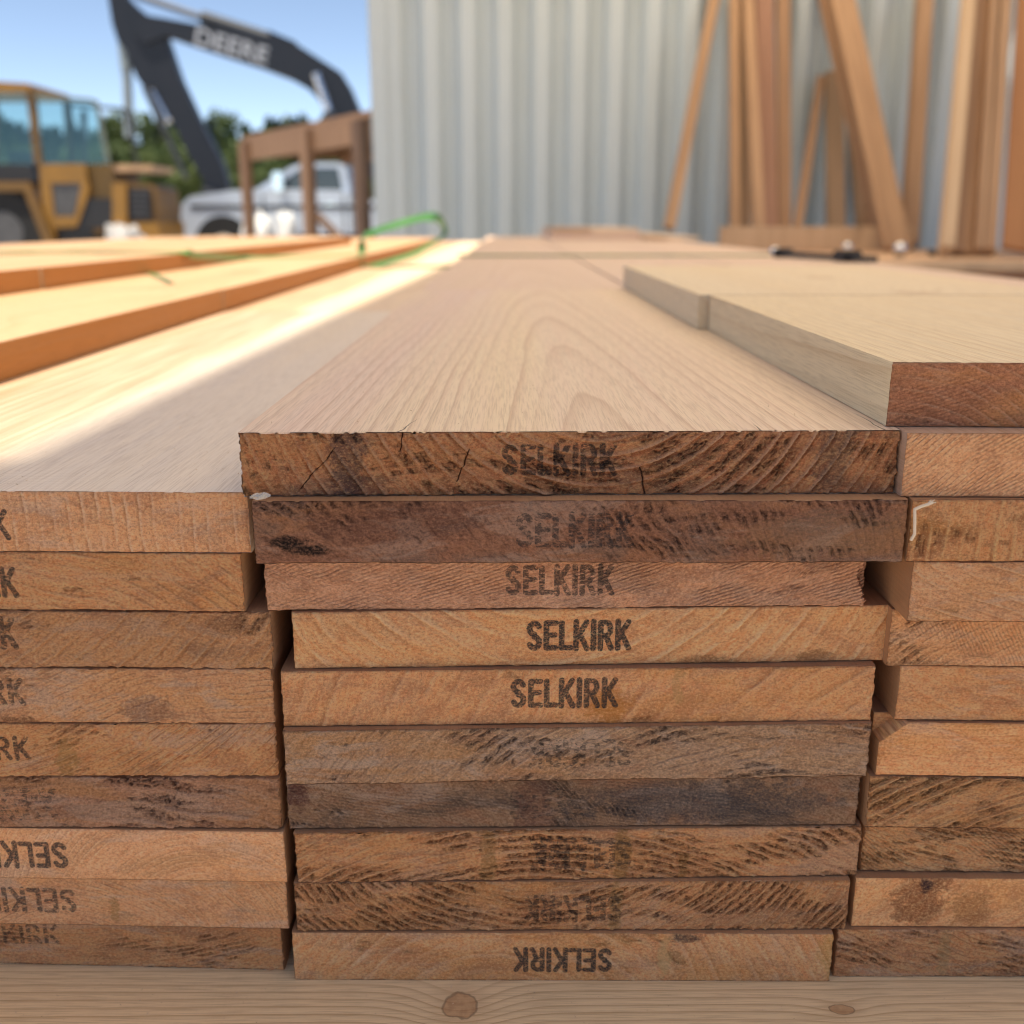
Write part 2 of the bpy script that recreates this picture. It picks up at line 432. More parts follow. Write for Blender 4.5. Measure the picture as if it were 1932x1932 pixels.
# ---------------------------------------------------------------- one board
def board(name, label, group, xl, xr, yl, yr, zt, zb, length, m_side, m_end, ink=None, fine=(None, None),
          rag=1.0, seed=0, yoff=None, cat="plank"):
    """A sawn board lying along +Y; (xl, yl)-(xr, yr) is the front edge in plan."""
    ox, oy, oz = (xl + xr) / 2, min(yl, yr), zb
    T = zt - zb
    f0, f1 = fine
    if f0 is None:
        xs = np.linspace(xl, xr, 24); nz = 6
    else:
        f0 = max(xl, f0); f1 = min(xr, f1)
        st = .00062
        parts = []
        if f0 - xl > .004: parts.append(np.linspace(xl, f0, 12, endpoint=False))
        parts.append(np.linspace(f0, f1, max(2, int((f1 - f0) / st))))
        if xr - f1 > .004: parts.append(np.linspace(f1, xr, 12)[1:])
        xs = np.concatenate(parts); nz = int(T / st) + 1
    zs = np.linspace(0, T, nz)
    nx = len(xs)
    X, Z = np.meshgrid(xs - ox, zs)                      # [nz, nx]
    tt = (xs - xl) / (xr - xl)
    Yb = (yl + (yr - yl) * tt - oy)[None, :].repeat(nz, 0)
    if yoff is not None:
        Yb = Yb + yoff(X, Z)
    inkv = np.full(X.shape, 9.0)
    if ink:
        inkv = ink_sdf(X + ox, Z + oz, *ink)
        inkv = np.minimum(inkv, 9.0)
    endm = np.ones(X.shape)
    endm[0, :] = endm[-1, :] = 0; endm[:, 0] = endm[:, -1] = 0
    Xf, Zf, Yf = X.copy(), Z.copy(), Yb.copy()
    if f0 is not None and rag > 0:
        a = .00028 * rag
        # ragged lower lip: hanging fibres and small chips
        n = smooth_noise(nx, 3, 1, seed + 1) + smooth_noise(nx, 11, 1, seed + 2) + .8 * smooth_noise(nx, 38, 1, seed + 5)
        low = -a * np.maximum(0, n) * 1.1 + a * .6 * np.maximum(0, -n - .6)
        Zf[0, :] += low; Zf[1, :] += low * .6; Zf[2, :] += low * .3
        n = smooth_noise(nx, 4, 1, seed + 3) + smooth_noise(nx, 15, 1, seed + 4)
        Zf[-1, :] -= a * .5 * np.maximum(0, n)
        nn = smooth_noise(nz, 2, a * .7, seed + 6) + smooth_noise(nz, 7, a * .8, seed + 7)
        Xf[:, 0] += nn; Xf[:, -1] -= smooth_noise(nz, 2, a, seed + 8) + smooth_noise(nz, 8, a, seed + 9)
        chip = np.maximum(0, smooth_noise(nx, 6, 1, seed + 10) + smooth_noise(nx, 25, 1, seed + 12) - .75)
        Yf[-1, :] += .0004 + .0012 * rag * chip
        Yf[0, :] += .0003
        Yf[:, 0] += .0004; Yf[:, -1] += .0004
    front = np.stack([Xf, Yf, Zf], -1).reshape(-1, 3)
    # perimeter indices, counter-clockwise seen from the front
    per = [(0, j) for j in range(nx)] + [(i, nx - 1) for i in range(1, nz)] + \
          [(nz - 1, j) for j in range(nx - 2, -1, -1)] + [(i, 0) for i in range(nz - 2, 0, -1)]
    pidx = np.array([i * nx + j for i, j in per]); m = len(per)
    nomX = np.array([X[i, j] for i, j in per]); nomZ = np.array([Z[i, j] for i, j in per])
    nomY = np.array([Yb[i, j] for i, j in per])
    rimX = front[pidx, 0]; rimZ = front[pidx, 2]
    sts = [.0015, .004, .012, .04, .15, length] if f0 is not None else [.01, length]
    vv = [front]; faces = []
    prev = pidx.tolist(); base = nx * nz
    for k, sdist in enumerate(sts):
        dec = math.exp(-sdist / .0035)
        px_ = nomX + (rimX - nomX) * dec; pz_ = nomZ + (rimZ - nomZ) * dec
        py_ = nomY + sdist if k < len(sts) - 1 else np.full(m, length)
        vv.append(np.stack([px_, py_, pz_], -1))
        cur = list(range(base, base + m)); base += m
        for i in range(m):
            j = (i + 1) % m
            faces.append((prev[j], prev[i], cur[i], cur[j]))
        prev = cur
    nside = len(faces)
    faces.append(tuple(prev[::-1]) if False else tuple(prev))
    I = np.arange(nx * nz).reshape(nz, nx)
    q = np.stack([I[:-1, :-1], I[:-1, 1:], I[1:, 1:], I[1:, :-1]], -1).reshape(-1, 4)
    faces += q.tolist()
    V = np.concatenate(vv)
    me = bpy.data.meshes.new(name)
    me.from_pydata(V.tolist(), [], faces)
    mi = np.zeros(len(faces), dtype=np.int32); mi[nside:] = 1
    me.materials.append(m_side); me.materials.append(m_end)
    me.polygons.foreach_set("material_index", mi)
    sm = np.zeros(len(faces), dtype=bool); sm[nside + 1:] = True
    me.polygons.foreach_set("use_smooth", sm)
    for nm, arr in (("end", endm), ("ink", inkv)):
        at = me.attributes.new(nm, 'FLOAT', 'POINT')
        full = np.zeros(len(V), dtype=np.float32)
        if nm == "ink": full[:] = 9.0
        full[:nx * nz] = arr.reshape(-1)
        at.data.foreach_set("value", full)
    me.update()
    # crisp corner between the end grain and the long faces
    o = link(name, me, (), None, (ox, oy, oz))
    tag(o, label, cat, group)
    try: me.set_sharp_from_angle(angle=R(50))
    except Exception: pass
    return o

def simple_board(name, label, group, x0, x1, y0, y1, zb, zt, mat, cat="plank", edge=None):
    o = MB().box((0, (y1 - y0) / 2, (zt - zb) / 2), (x1 - x0, y1 - y0, zt - zb)).build(name, mat, bevel=.0008, loc=((x0 + x1) / 2, y0, zb))
    if edge:
        o.data.materials.append(edge)
        for p_ in o.data.polygons:
            if abs(p_.normal.x) > .9: p_.material_index = 1
    return tag(o, label, cat, group)

# ================================================================ GROUND
def make_ground():
    g = G("dusty gravel ground")
    P = g.coord()
    n1 = g.noise(P, .35, 6, .6); n2 = g.noise(P, 9.0, 6, .7); n3 = g.noise(P, 60.0, 3, .6)
    c = g.mix(g.ss(n1, .35, .65), (.44, .37, .285), (.54, .465, .37))
    c = g.mix(g.mul(g.ss(n2, .45, .7), .5), c, (.34, .29, .23))
    c = g.mix(g.mul(g.ss(n3, .55, .7), .5), c, (.46, .42, .37))
    g.col(c); g.rough(.92); g.spec(.2)
    g.bump(g.add(n2, g.mul(n3, .4)), .03)
    bm = bmesh.new()
    bmesh.ops.create_grid(bm, x_segments=60, y_segments=60, size=600)
    for v in bm.verts:
        d = math.hypot(v.co.x, v.co.y)
        if d > 60: v.co.z = .3 * math.sin(v.co.x * .03) * math.cos(v.co.y * .027)
    me = bpy.data.meshes.new("ground"); bm.to_mesh(me); bm.free()
    o = link("ground", me, g.mat); tag(o, kind="structure")
make_ground()

# ================================================================ SHIPPING CONTAINER
def make_container():
    WY = 8.30
    xl = atY(704, 300, WY).x
    g = G("grey container paint")
    P = g.coord(); x, y, z = g.xyz(P)
    n = g.noise(g.vec(g.mul(x, 3.), g.mul(y, 3.), g.mul(z, .7)), 1., 5, .6)
    n2 = g.noise(P, 22., 5, .7)
    c = g.mix(g.ss(n, .35, .7), (.52, .60, .655), (.49, .565, .61))
    c = g.mix(g.mul(g.ss(n2, .58, .75), .35), c, (.30, .27, .22))
    g.col(c); g.rough(.55); g.spec(.4)
    root = empty("shipping_container", (xl, WY, 0))
    tag(root, "pale grey corrugated steel shipping container behind the lumber, timbers leaned on its right", "container")
    L = 6.06; H = 2.75
    # corrugated panel profile (x, depth)
    pr = []; x0 = .13
    while x0 < L - .2:
        pr += [(x0, 0), (x0 + .095, 0), (x0 + .150, .095), (x0 + .223, .095), ]
        x0 += .278
    pr.append((L - .12, 0))
    bm = bmesh.new()
    a = [bm.verts.new((px, py, .16)) for px, py in pr]
    b = [bm.verts.new((px, py, H - .12)) for px, py in pr]
    for i in range(len(pr) - 1): bm.faces.new((a[i], a[i + 1], b[i + 1], b[i]))
    me = bpy.data.meshes.new("side_panel"); bm.to_mesh(me); bm.free()
    link("side_panel", me, g.mat, root)
    for px in (.065, L - .065):
        MB().box((px, .06, H / 2), (.13, .16, H)).build("corner_post", g.mat, root, bevel=.008)
    MB().box((L / 2, .06, H - .06), (L - .26, .14, .12)).build("top_rail", g.mat, root, bevel=.006)
    MB().box((L / 2, .06, .08), (L - .26, .14, .16)).build("bottom_rail", g.mat, root, bevel=.006)
    MB().box((L / 2, 1.25, H - .02), (L, 2.3, .03)).build("roof", g.mat, root)
    MB().box((.02, 1.25, H / 2), (.03, 2.22, H - .08)).build("end_wall", g.mat, root)
    MB().box((L - .02, 1.25, H / 2), (.03, 2.22, H - .08)).build("end_wall", g.mat, root)
    MB().box((L / 2, 2.4, H / 2), (L, .03, H - .08)).build("rear_panel", g.mat, root)
    return WY, xl
WY, CXL = make_container()

# ================================================================ UNSEEN CLOTH added to shade and warm the near lumber
def make_shade_cloth():
    g = G("added canvas shade")
    cc = g.mix(g.ss(g.noise(g.coord(), 2.0, 4), .3, .7), (.90, .75, .57), (.95, .80, .61))
    df = g.n("ShaderNodeBsdfDiffuse"); g.set(df.inputs[0], cc)
    tr = g.n("ShaderNodeBsdfTranslucent"); g.set(tr.inputs[0], cc)  # translucent, to pass warm fill light down onto the planks
    mx = g.n("ShaderNodeMixShader"); mx.inputs[0].default_value = .78
    g.nt.links.new(df.outputs[0], mx.inputs[1]); g.nt.links.new(tr.outputs[0], mx.inputs[2]); g.nt.links.new(mx.outputs[0], g.out.inputs[0])
    m = g.mat
    mw = plain("canopy post steel", (.42, .42, .40), .5)  # steel for the posts and beam of the added shade cloth
    H = 3.35
    dz = H - .79
    sx = TOSUN.x / TOSUN.z * dz; sy = TOSUN.y / TOSUN.z * dz
    def ex(y): return -.275 + .034 * (y - sy) + sx      # its shadow runs along the boards
    root = empty("added_shade_cloth", (0, 0, 0))
    tag(root, "unseen tan cloth on posts added to shade and warm the lumber", "canopy")
    YA = -.34
    pts = [(ex(YA), YA), (3.0, YA), (3.6, 9.6), (ex(9.6), 9.6)]
    bm = bmesh.new()
    N = 24
    gr = [[None] * (N + 1) for _ in range(N + 1)]
    for i in range(N + 1):
        for j in range(N + 1):
            u_, v_ = i / N, j / N
            xa = pts[0][0] + (pts[3][0] - pts[0][0]) * v_; xb = pts[1][0] + (pts[2][0] - pts[1][0]) * v_
            gr[i][j] = bm.verts.new((xa + (xb - xa) * u_, pts[0][1] + (pts[3][1] - pts[0][1]) * v_, H - .25 * math.sin(math.pi * u_) * math.sin(math.pi * v_)))
    for i in range(N):
        for j in range(N):
            bm.faces.new((gr[i][j], gr[i + 1][j], gr[i + 1][j + 1], gr[i][j + 1]))
    fl = [bm.verts.new(v_) for v_ in ((-2.4, 7.6, H - .003), (ex(7.6) + .05, 7.6, H - .003), (ex(9.6) + .05, 9.6, H - .003), (-2.4, 9.6, H - .003))]
    bm.faces.new(fl)  # added wing that keeps sun off the container wall
    yf = sy + .50      # added flap blocks the sun patch at the stack's front end
    q = [bm.verts.new(v_) for v_ in ((ex(YA) - .3, YA, H - .002), (ex(YA) + .02, YA, H - .002), (ex(yf) + .02, yf, H - .002), (ex(yf) - .3, yf, H - .002))]
    bm.faces.new(q)
    me = bpy.data.meshes.new("shade_sheet"); bm.to_mesh(me); bm.free()
    link("shade_cloth", me, m, root)
    for (x, y, b0) in ((3.0, YA, 0), (-1.25, YA, 0), (3.3, 9.5, 2.76), (-.6, 9.5, 2.76)):
        MB().box((x, y, (H + b0) / 2), (.12, .12, H - b0)).build("post", mw, root, bevel=.004)
    MB().box((.9, YA, H + .03), (4.4, .08, .06)).build("beam", mw, root, bevel=.004)
make_shade_cloth()

# ================================================================ THE FRONT STACK
H0 = .0878; TK = .0287
def zb_of(i): return CAMZ - (H0 + TK * i)         # underside of the i-th course (1 = top centre board)

# palettes of end grain
PAL = {
 'tan':   dict(light=(.50, .30, .155), mid=(.40, .225, .105), dark=(.15, .065, .025)),
 'warm':  dict(light=(.52, .295, .14), mid=(.42, .215, .09), dark=(.17, .065, .022)),
 'gold':  dict(light=(.52, .31, .15), mid=(.42, .22, .09), dark=(.17, .075, .022)),
 'pink':  dict(light=(.48, .275, .165), mid=(.39, .20, .11), dark=(.17, .07, .035)),
 'weath': dict(light=(.33, .235, .165), mid=(.225, .145, .095), dark=(.075, .045, .03)),
 'torn':  dict(light=(.36, .215, .11), mid=(.25, .135, .065), dark=(.10, .045, .02)),
 'dark':  dict(light=(.30, .165, .085), mid=(.21, .105, .052), dark=(.07, .03, .015)),
 'redbr': dict(light=(.26, .125, .068), mid=(.17, .075, .040), dark=(.045, .018, .010)),
 'grey':  dict(light=(.33, .235, .165), mid=(.225, .145, .095), dark=(.075, .045, .03)),
}
SIDE_W = dict(c_a=(.74, .53, .34), c_b=(.76, .55, .35), c_c=(.72, .50, .31), line=(.46, .26, .13))
def sidem(name, seed, **k):
    d = dict(SIDE_W); d.update(k)
    return side_mat(name, seed=seed, **d)

m_side_red = sidem("sawn fir side", 3.3, c_a=(.45, .24, .13), c_b=(.50, .28, .15), c_c=(.40, .21, .11), sp=.004, px=.3, pz=.1)

GRP_C = "boards of the middle lumber column"
GRP_L = "boards of the left lumber column"
GRP_R = "boards of the right lumber column"

def place(i, xlb, ylb, xrb, yrb):
    """front edge from two bottom corner pixels on the underside plane of course i"""
    zb = zb_of(i)
    a = atZ(xlb, ylb, zb); b = atZ(xrb, yrb, zb)
    return a, b, zb

def end_of(nm, pal, seed, **k):
    p = dict(PAL[pal])
    kk = {'redbr': (1.72, 1.72, 1.5), 'pink': (1.72, 1.62, 1.35), 'grey': (2.1, 1.78, 1.22), 'weath': (1.42, 1.20, .86), 'torn': (2.9, 2.0, 1.55)}.get(pal, (1.85, 1.52, 1.28))
    for q in ('light', 'mid'):
        c_ = p[q]; p[q] = (min(.84, c_[0] * kk[0]), c_[1] * kk[1], c_[2] * kk[2])
    p['dark'] = tuple(v * 1.25 for v in p['dark'])
    k['line'] = tuple(min(.85, v * f_) for v, f_ in zip(k.get('line', (.62, .44, .27)), (1.42, 1.3, 1.15)))
    return end_mat(nm, seed=seed, **p, **k)

# (course, x_left, y_left, x_right, y_right, label, palette, end-grain settings, stamp box in pixels, upside-down, rag)
W = .287
def course(i, xl, yl, xr, yr, name, label, group, m_side, m_end, stamp=None, rag=1.0, length=.96, cut=None, yoff=None, seed=0, fine=None, wtot=None):
    a, b, zb = place(i, xl, yl, xr, yr)
    if wtot == 'L':     # board continues out of frame on the left
        s = (a.y - b.y) / (a.x - b.x)
        a = Vector((b.x - W, b.y - s * W, zb))
    if wtot and wtot[0] == 'R':
        s = (b.y - a.y) / (b.x - a.x)
        ww = wtot[1]
        b = Vector((a.x + ww, a.y + s * ww, zb))
    zt = zb + TK - .0003
    ink = None
    if stamp:
        sx0, sx1, sy0, sy1, fl = stamp
        yy = (a.y + b.y) / 2
        p0 = atY(sx0, sy1, yy); p1 = atY(sx1, sy0, yy)
        ink = (p0.x, p1.x, p0.z, p1.z, fl)
    f = fine or (a.x, b.x)
    return board(name, label, group, a.x, b.x, a.y, b.y, zt, zb, length, m_side, m_end, ink, f, rag, seed * 31 + 5, yoff)

# ---- middle column
top_c1 = sidem("planed fir top", 1.7, c_a=(.75, .56, .45), c_b=(.79, .61, .43), c_c=(.82, .64, .41), line=(.46, .27, .17),
               sp=.0066, px=.012, pz=.078, taper=.032, warp=.007, lstr=.78,
               checks=[(-.076, .22, .035, .0005), (.083, .0, .02, .0006), (.138, -.02, .05, .0005)])
e = end_of("end grain torn brown", 'torn', 2.0, sp=.0068, px=.012, pz=.078, warp=.003, ridge=1.3, pits=.62, blot=.5,
           blotch=(.15, .09, .06), line=(.52, .32, .18), lstr=1.0, ink=.7, cracks=[(-.122, .9, .003, .022, .00028), (-.052, .35, .006, .021, .0003), (.033, -.2, .0, .012, .0005), (-.0765, .1, .02, .03, .0003)], amp=1.8, grey=.1,
           stain=[(-.098, .016, .009, .03, (.075, .06, .055), .6), (.115, .018, .010, .02, (.10, .085, .06), .5)])
course(1, 458, 936, 1687, 930, "plank", "topmost middle plank, torn dark end grain with U-shaped rings and a faint stamp", GRP_C, top_c1, e,
       (948, 1163, 838, 896, 0), 1.6, .962, seed=1)
e = end_of("end grain red brown", 'redbr', 5.0, sp=.0042, px=-.25, pz=-.16, warp=.01, ridge=.4, pits=.45, blot=.5, orange=.25,
           blotch=(.24, .16, .10), line=(.28, .16, .09), lstr=.3, ink=.6, amp=1.0, grey=.3,
           stain=[(-.128, .0095, .009, .0035, (.012, .007, .005), 1.0), (-.118, .006, .010, .0025, (.012, .007, .005), 1.0), (.11, .012, .05, .012, (.33, .19, .08), .35), (-.08, .02, .04, .012, (.14, .06, .035), .5)])
course(2, 482, 1063, 1703, 1060, "plank", "second plank of the middle column, dark reddish brown with a black scar at left", GRP_C, m_side_red, e,
       (975, 1195, 968, 1032, 0), 1.2, .97, seed=2)
e = end_of("end grain wavy pink", 'pink', 7.0, sp=.0026, px=-.05, pz=.19, warp=.022, ridge=.7, pits=.25, blot=.3, orange=.2,
           line=(.56, .36, .21), lstr=.4, ink=.72, saw=.7, saw_a=1.9, amp=1.0, grey=.2)
course(3, 503, 1152, 1641, 1142, "plank", "third plank down the middle column, pinkish with fine wavy grain and a broken right corner", GRP_C, m_side_red, e,
       (955, 1158, 1066, 1122, 0), 1.6, .95, seed=3,
       yoff=lambda X, Z: np.where(X > .1388 - .0040 * np.exp(-((Z - .014) / .007) ** 2) - .0006 * np.sin(Z * 1900) - .0004 * np.sin(Z * 4300 + 1), .010, 0.0))
e = end_of("end grain clean gold", 'gold', 9.0, sp=.011, px=-.02, pz=.10, warp=.008, ridge=.8, pits=.05, blot=.15, orange=.2,
           line=(.64, .45, .25), lstr=.5, ink=1.0, amp=.8, grey=.1,
           stain=[(.055, .001, .014, .004, (.30, .14, .05), .7), (.105, .003, .010, .003, (.33, .15, .05), .7)])
course(4, 556, 1262, 1671, 1246, "plank", "golden plank with the sharpest upright stamp, fourth from top of the middle column", GRP_C, m_side_red, e,
       (995, 1190, 1170, 1226, 0), .8, .95, seed=4)
e = end_of("end grain orange", 'warm', 11.0, sp=.013, px=.22, pz=-.12, warp=.008, ridge=.6, pits=.1, blot=.2, orange=.6,
           line=(.58, .38, .20), lstr=.35, ink=.92, amp=.9, grey=.12,
           stain=[(.014, .008, .010, .012, (.50, .20, .035), .7), (.047, .018, .0035, .012, (.52, .29, .10), .6)])
course(5, 535, 1371, 1643, 1359, "plank", "orange tinted plank with an upright stamp, fifth from the top of the middle column", GRP_C, m_side_red, e,
       (965, 1165, 1280, 1334, 0), 1.0, .95, seed=5)
e = end_of("end grain greyed", 'grey', 13.0, sp=.005, px=.10, pz=-.15, warp=.012, ridge=.4, pits=.5, blot=.3, orange=.55,
           blotch=(.52, .34, .20), line=(.46, .32, .20), lstr=.25, ink=.5, amp=1.3, grey=.6)
course(6, 540, 1481, 1635, 1464, "plank", "scuffed plank with a smeared illegible stamp, just above the greyest one in the middle column", GRP_C, m_side_red, e,
       (998, 1192, 1395, 1447, 1), 1.2, .95, seed=6)
e = end_of("end grain weathered grey", 'weath', 15.0, sp=.0025, px=.30, pz=.20, warp=.014, ridge=.3, pits=.35, blot=.8, orange=.1,
           blotch=(.17, .11, .065), line=(.36, .25, .16), lstr=.3, ink=.45, amp=1.2, grey=.5, saw=.4, saw_a=1.4,
           stain=[(.065, .014, .07, .013, (.085, .07, .058), .7), (-.135, .02, .006, .012, (.13, .045, .03), .8), (-.02, .012, .012, .02, (.20, .08, .045), .5)])
course(7, 545, 1564, 1615, 1556, "plank", "darkest weathered grey plank in the middle column, almost black toward its right", GRP_C, m_side_red, e,
       (965, 1100, 1490, 1545, 0), 1.5, .95, seed=7)
e = end_of("end grain fuzzy tan", 'warm', 17.0, sp=.0048, px=-.02, pz=-.20, warp=.012, ridge=.6, pits=.75, blot=.3, orange=.3,
           line=(.55, .36, .20), lstr=.4, ink=.6, amp=1.3, grey=.3,
           stain=[(-.045, .014, .005, .02, (.40, .21, .065), .7), (.021, .014, .005, .02, (.36, .18, .05), .8), (.052, .008, .003, .012, (.35, .17, .05), .7)])
course(8, 561, 1666, 1617, 1652, "plank", "third plank up from the bottom of the middle column, fuzzy grain, faint upside-down stamp", GRP_C, m_side_red, e,
       (1003, 1190, 1582, 1640, 1), 1.5, .95, seed=8)
e = end_of("end grain diagonal ridges", 'warm', 19.0, sp=.0042, px=-.02, pz=.12, warp=.010, ridge=.9, pits=.8, blot=.3, orange=.5,
           line=(.50, .32, .17), lstr=.4, ink=.62, amp=1.3, grey=.3,
           stain=[(.022, .014, .0035, .02, (.44, .24, .08), .7)])
course(9, 560, 1757, 1596, 1753, "plank", "second plank up from the bottom of the middle column, dark diagonal ridges at left", GRP_C, m_side_red, e,
       (990, 1172, 1690, 1738, 1), 1.2, .95, seed=9)
e = end_of("end grain smooth arches", 'gold', 21.0, sp=.0095, px=-.035, pz=-.05, warp=.009, ridge=.4, pits=.1, blot=.2, orange=.55,
           line=(.56, .40, .23), lstr=.4, ink=.95, amp=.7, grey=.2,
           stain=[(.140, .015, .012, .02, (.55, .30, .06), .5), (.062, .026, .010, .003, (.05, .04, .035), .8), (.052, .014, .004, .013, (.60, .38, .14), .6)])
course(10, 556, 1849, 1565, 1852, "plank", "lowest plank of the middle column with a crisp upside-down stamp", GRP_C, m_side_red, e,
       (970, 1154, 1789, 1833, 1), .9, .95, seed=10)

# ---- left column (its boards run out of frame)
LF = (-.262, 0)
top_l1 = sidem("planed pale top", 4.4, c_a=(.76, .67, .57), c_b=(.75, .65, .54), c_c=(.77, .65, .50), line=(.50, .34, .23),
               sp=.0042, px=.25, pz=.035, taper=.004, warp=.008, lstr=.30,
               knots=[(.118, .17, .010, 2.2)], kstr=.5, heart=(-.005, (.46, .29, .17)))  # heart: tint painted where the sun strip falls
def lrow(i, yl, yr, xr, label, pal, seed, stamp=None, rag=1.0, m_side=None, **k):
    e = end_of("end grain left " + str(i), pal, seed, **k)
    a, b, zb = place(i, xr - 100, yl + (yr - yl) * (xr - 100) / max(xr, 1), xr, yr)
    s = (b.y - a.y) / (b.x - a.x)
    a2 = Vector((b.x - W, b.y - s * W, zb))
    ink = None
    if stamp:
        yy = b.y
        p0 = atY(stamp[0], stamp[3], yy); p1 = atY(stamp[1], stamp[2], yy)
        ink = (p0.x, p1.x, p0.z, p1.z, stamp[4])
    return board("plank", label, GRP_L, a2.x, b.x, a2.y, b.y, zb + TK - .0003, zb, .955, m_side or m_side_red, e, ink,
                 (-.262 if i < 5 else -.30, b.x), rag, int(seed * 17), None)
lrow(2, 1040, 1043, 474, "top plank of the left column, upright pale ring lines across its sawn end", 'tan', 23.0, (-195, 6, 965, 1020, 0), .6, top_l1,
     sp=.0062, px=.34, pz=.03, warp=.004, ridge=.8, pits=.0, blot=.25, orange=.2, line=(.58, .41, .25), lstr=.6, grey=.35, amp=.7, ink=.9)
lrow(3, 1150, 1155, 462, "second plank from the top of the left column, set back leftward", 'warm', 25.0, (-180, 20, 1076, 1131, 0), 1.2,
     sp=.0065, px=.02, pz=-.14, warp=.010, ridge=.5, pits=.2, blot=.3, orange=.45, line=(.56, .37, .20), lstr=.3, grey=.2, amp=1.2, ink=.85)
lrow(4, 1259, 1261, 517, "third plank of the left column with ragged ridges at its upper right", 'tan', 27.0, (-178, 22, 1168, 1226, 0), 1.6,
     sp=.0075, px=-.10, pz=.20, warp=.012, ridge=.9, pits=.4, blot=.3, orange=.4, line=(.56, .38, .21), lstr=.4, grey=.3, amp=1.5, ink=.7,
     stain=[(.125, .022, .012, .007, (.20, .09, .04), .5)])
lrow(5, 1364, 1365, 520, "fourth plank of the left column, brown torn patch low near its middle", 'tan', 29.0, (-162, 39, 1282, 1332, 0), 1.3,
     sp=.0032, px=.15, pz=-.2, warp=.014, ridge=.4, pits=.15, blot=.3, orange=.3, line=(.55, .37, .22), lstr=.25, grey=.45, amp=1.1, ink=.65,
     stain=[(.082, .007, .013, .008, (.28, .13, .06), .6), (.02, .001, .013, .003, (.18, .075, .03), .7)])
lrow(6, 1465, 1464, 525, "fifth plank of the left column with fine diagonal furrows at its right end", 'warm', 31.0, (-150, 52, 1390, 1433, 0), 1.4,
     sp=.0036, px=-.06, pz=.24, warp=.010, ridge=.9, pits=.45, blot=.2, orange=.35, line=(.57, .38, .20), lstr=.35, grey=.4, amp=1.2, ink=.8,
     stain=[(.042, .010, .006, .012, (.50, .27, .08), .6)])
lrow(7, 1561, 1564, 532, "sixth plank of the left column, reddish and deeply torn beside a blurred stamp", 'pink', 33.0, (-100, 100, 1490, 1550, 0), 1.8,
     sp=.009, px=.05, pz=-.3, warp=.02, ridge=.5, pits=.62, blot=.4, orange=.5, blotch=(.38, .17, .09), line=(.60, .40, .25), lstr=.3, grey=.4, amp=2.0, ink=.45)
lrow(8, 1656, 1665, 541, "seventh plank of the left column, smooth pale end with an upside-down stamp", 'tan', 35.0, (-84, 118, 1597, 1646, 1), .6,
     sp=.0034, px=.10, pz=-.03, warp=.006, ridge=.3, pits=.0, blot=.3, orange=.3, blotch=(.38, .21, .09), line=(.60, .43, .25), lstr=.35, grey=.3, amp=.5, ink=.92)
lrow(9, 1743, 1753, 545, "eighth plank of the left column with curved rings and an upside-down stamp", 'tan', 37.0, (-70, 134, 1685, 1731, 1), .7,
     sp=.003, px=.03, pz=-.05, warp=.006, ridge=.5, pits=.1, blot=.35, orange=.35, blotch=(.30, .23, .14), line=(.58, .42, .24), lstr=.35, grey=.4, amp=.7, ink=.7,
     stain=[(.055, .010, .003, .009, (.42, .22, .07), .7)])
lrow(10, 1818, 1831, 537, "lowest plank of the left column, brownish with a half rubbed upright stamp", 'warm', 39.0, (-92, 100, 1756, 1792, 0), 1.2,
     sp=.0028, px=.02, pz=.3, warp=.010, ridge=.5, pits=.4, blot=.3, orange=.3, line=(.52, .34, .19), lstr=.3, grey=.4, amp=1.0, ink=.6)

# ---- right column
top_r0 = sidem("planed yellow top", 6.1, c_a=(.80, .65, .42), c_b=(.79, .63, .40), c_c=(.80, .63, .38), line=(.54, .33, .15),
               sp=.0070, px=-.30, pz=-.055, taper=-.02, warp=.006, lstr=.75)
def rrow(i, xl, yl, yr, label, pal, seed, rag=1.0, m_side=None, length=.95, ww=.287, yoff=None, **k):
    e = end_of("end grain right " + str(i), pal, seed, ink=0, **k)
    a, b, zb = place(i, xl, yl, 1932, yr)
    s = (b.y - a.y) / (b.x - a.x)
    b2 = Vector((a.x + ww, a.y + s * ww, zb))
    return board("plank", label, GRP_R, a.x, b2.x, a.y, b2.y, zb + TK - .0003, zb, length, m_side or m_side_red, e, None,
                 (a.x, .262 if i < 6 else .30), rag, int(seed * 13), yoff)
rrow(0, 1672, 804, 806, "raised plank on top of the right column, brown end with oblique pale ring ticks", 'dark', 41.0, .5, top_r0, .435, .322,
     sp=.0052, px=-.16, pz=-.06, warp=.006, ridge=.5, pits=.0, blot=.3, orange=.55, blotch=(.26, .15, .075), line=(.44, .29, .165), lstr=.55, grey=.15, amp=.6, saw=.35, saw_a=1.9)
rrow(1, 1700, 937, 938, "smooth light plank under the raised one in the right column, fine slanted saw lines", 'tan', 43.0, .5, sidem("pink fir side", 8.1, c_a=(.56, .37, .26), c_b=(.58, .38, .27), c_c=(.55, .35, .23)), .96,
     sp=.0024, px=.30, pz=-.4, warp=.004, ridge=.7, pits=.1, blot=.1, orange=.1, line=(.56, .39, .25), lstr=.35, grey=.1, amp=.6, saw=.5, saw_a=2.1)
rrow(2, 1710, 1060, 1059, "third plank down the right column, amber with bold upright wavy rings", 'warm', 45.0, .8,
     sp=.0075, px=.36, pz=.0, warp=.004, ridge=.9, pits=.25, blot=.4, orange=.75, blotch=(.22, .09, .03), line=(.58, .37, .16), lstr=.6, grey=.1, amp=1.1)
rrow(3, 1712, 1172, 1173, "fourth plank of the right column, pale with broad diagonal streaks", 'tan', 47.0, 1.0,
     sp=.0060, px=.02, pz=.34, warp=.012, ridge=.6, pits=.1, blot=.25, orange=.3, line=(.57, .41, .23), lstr=.4, grey=.4, amp=.9)
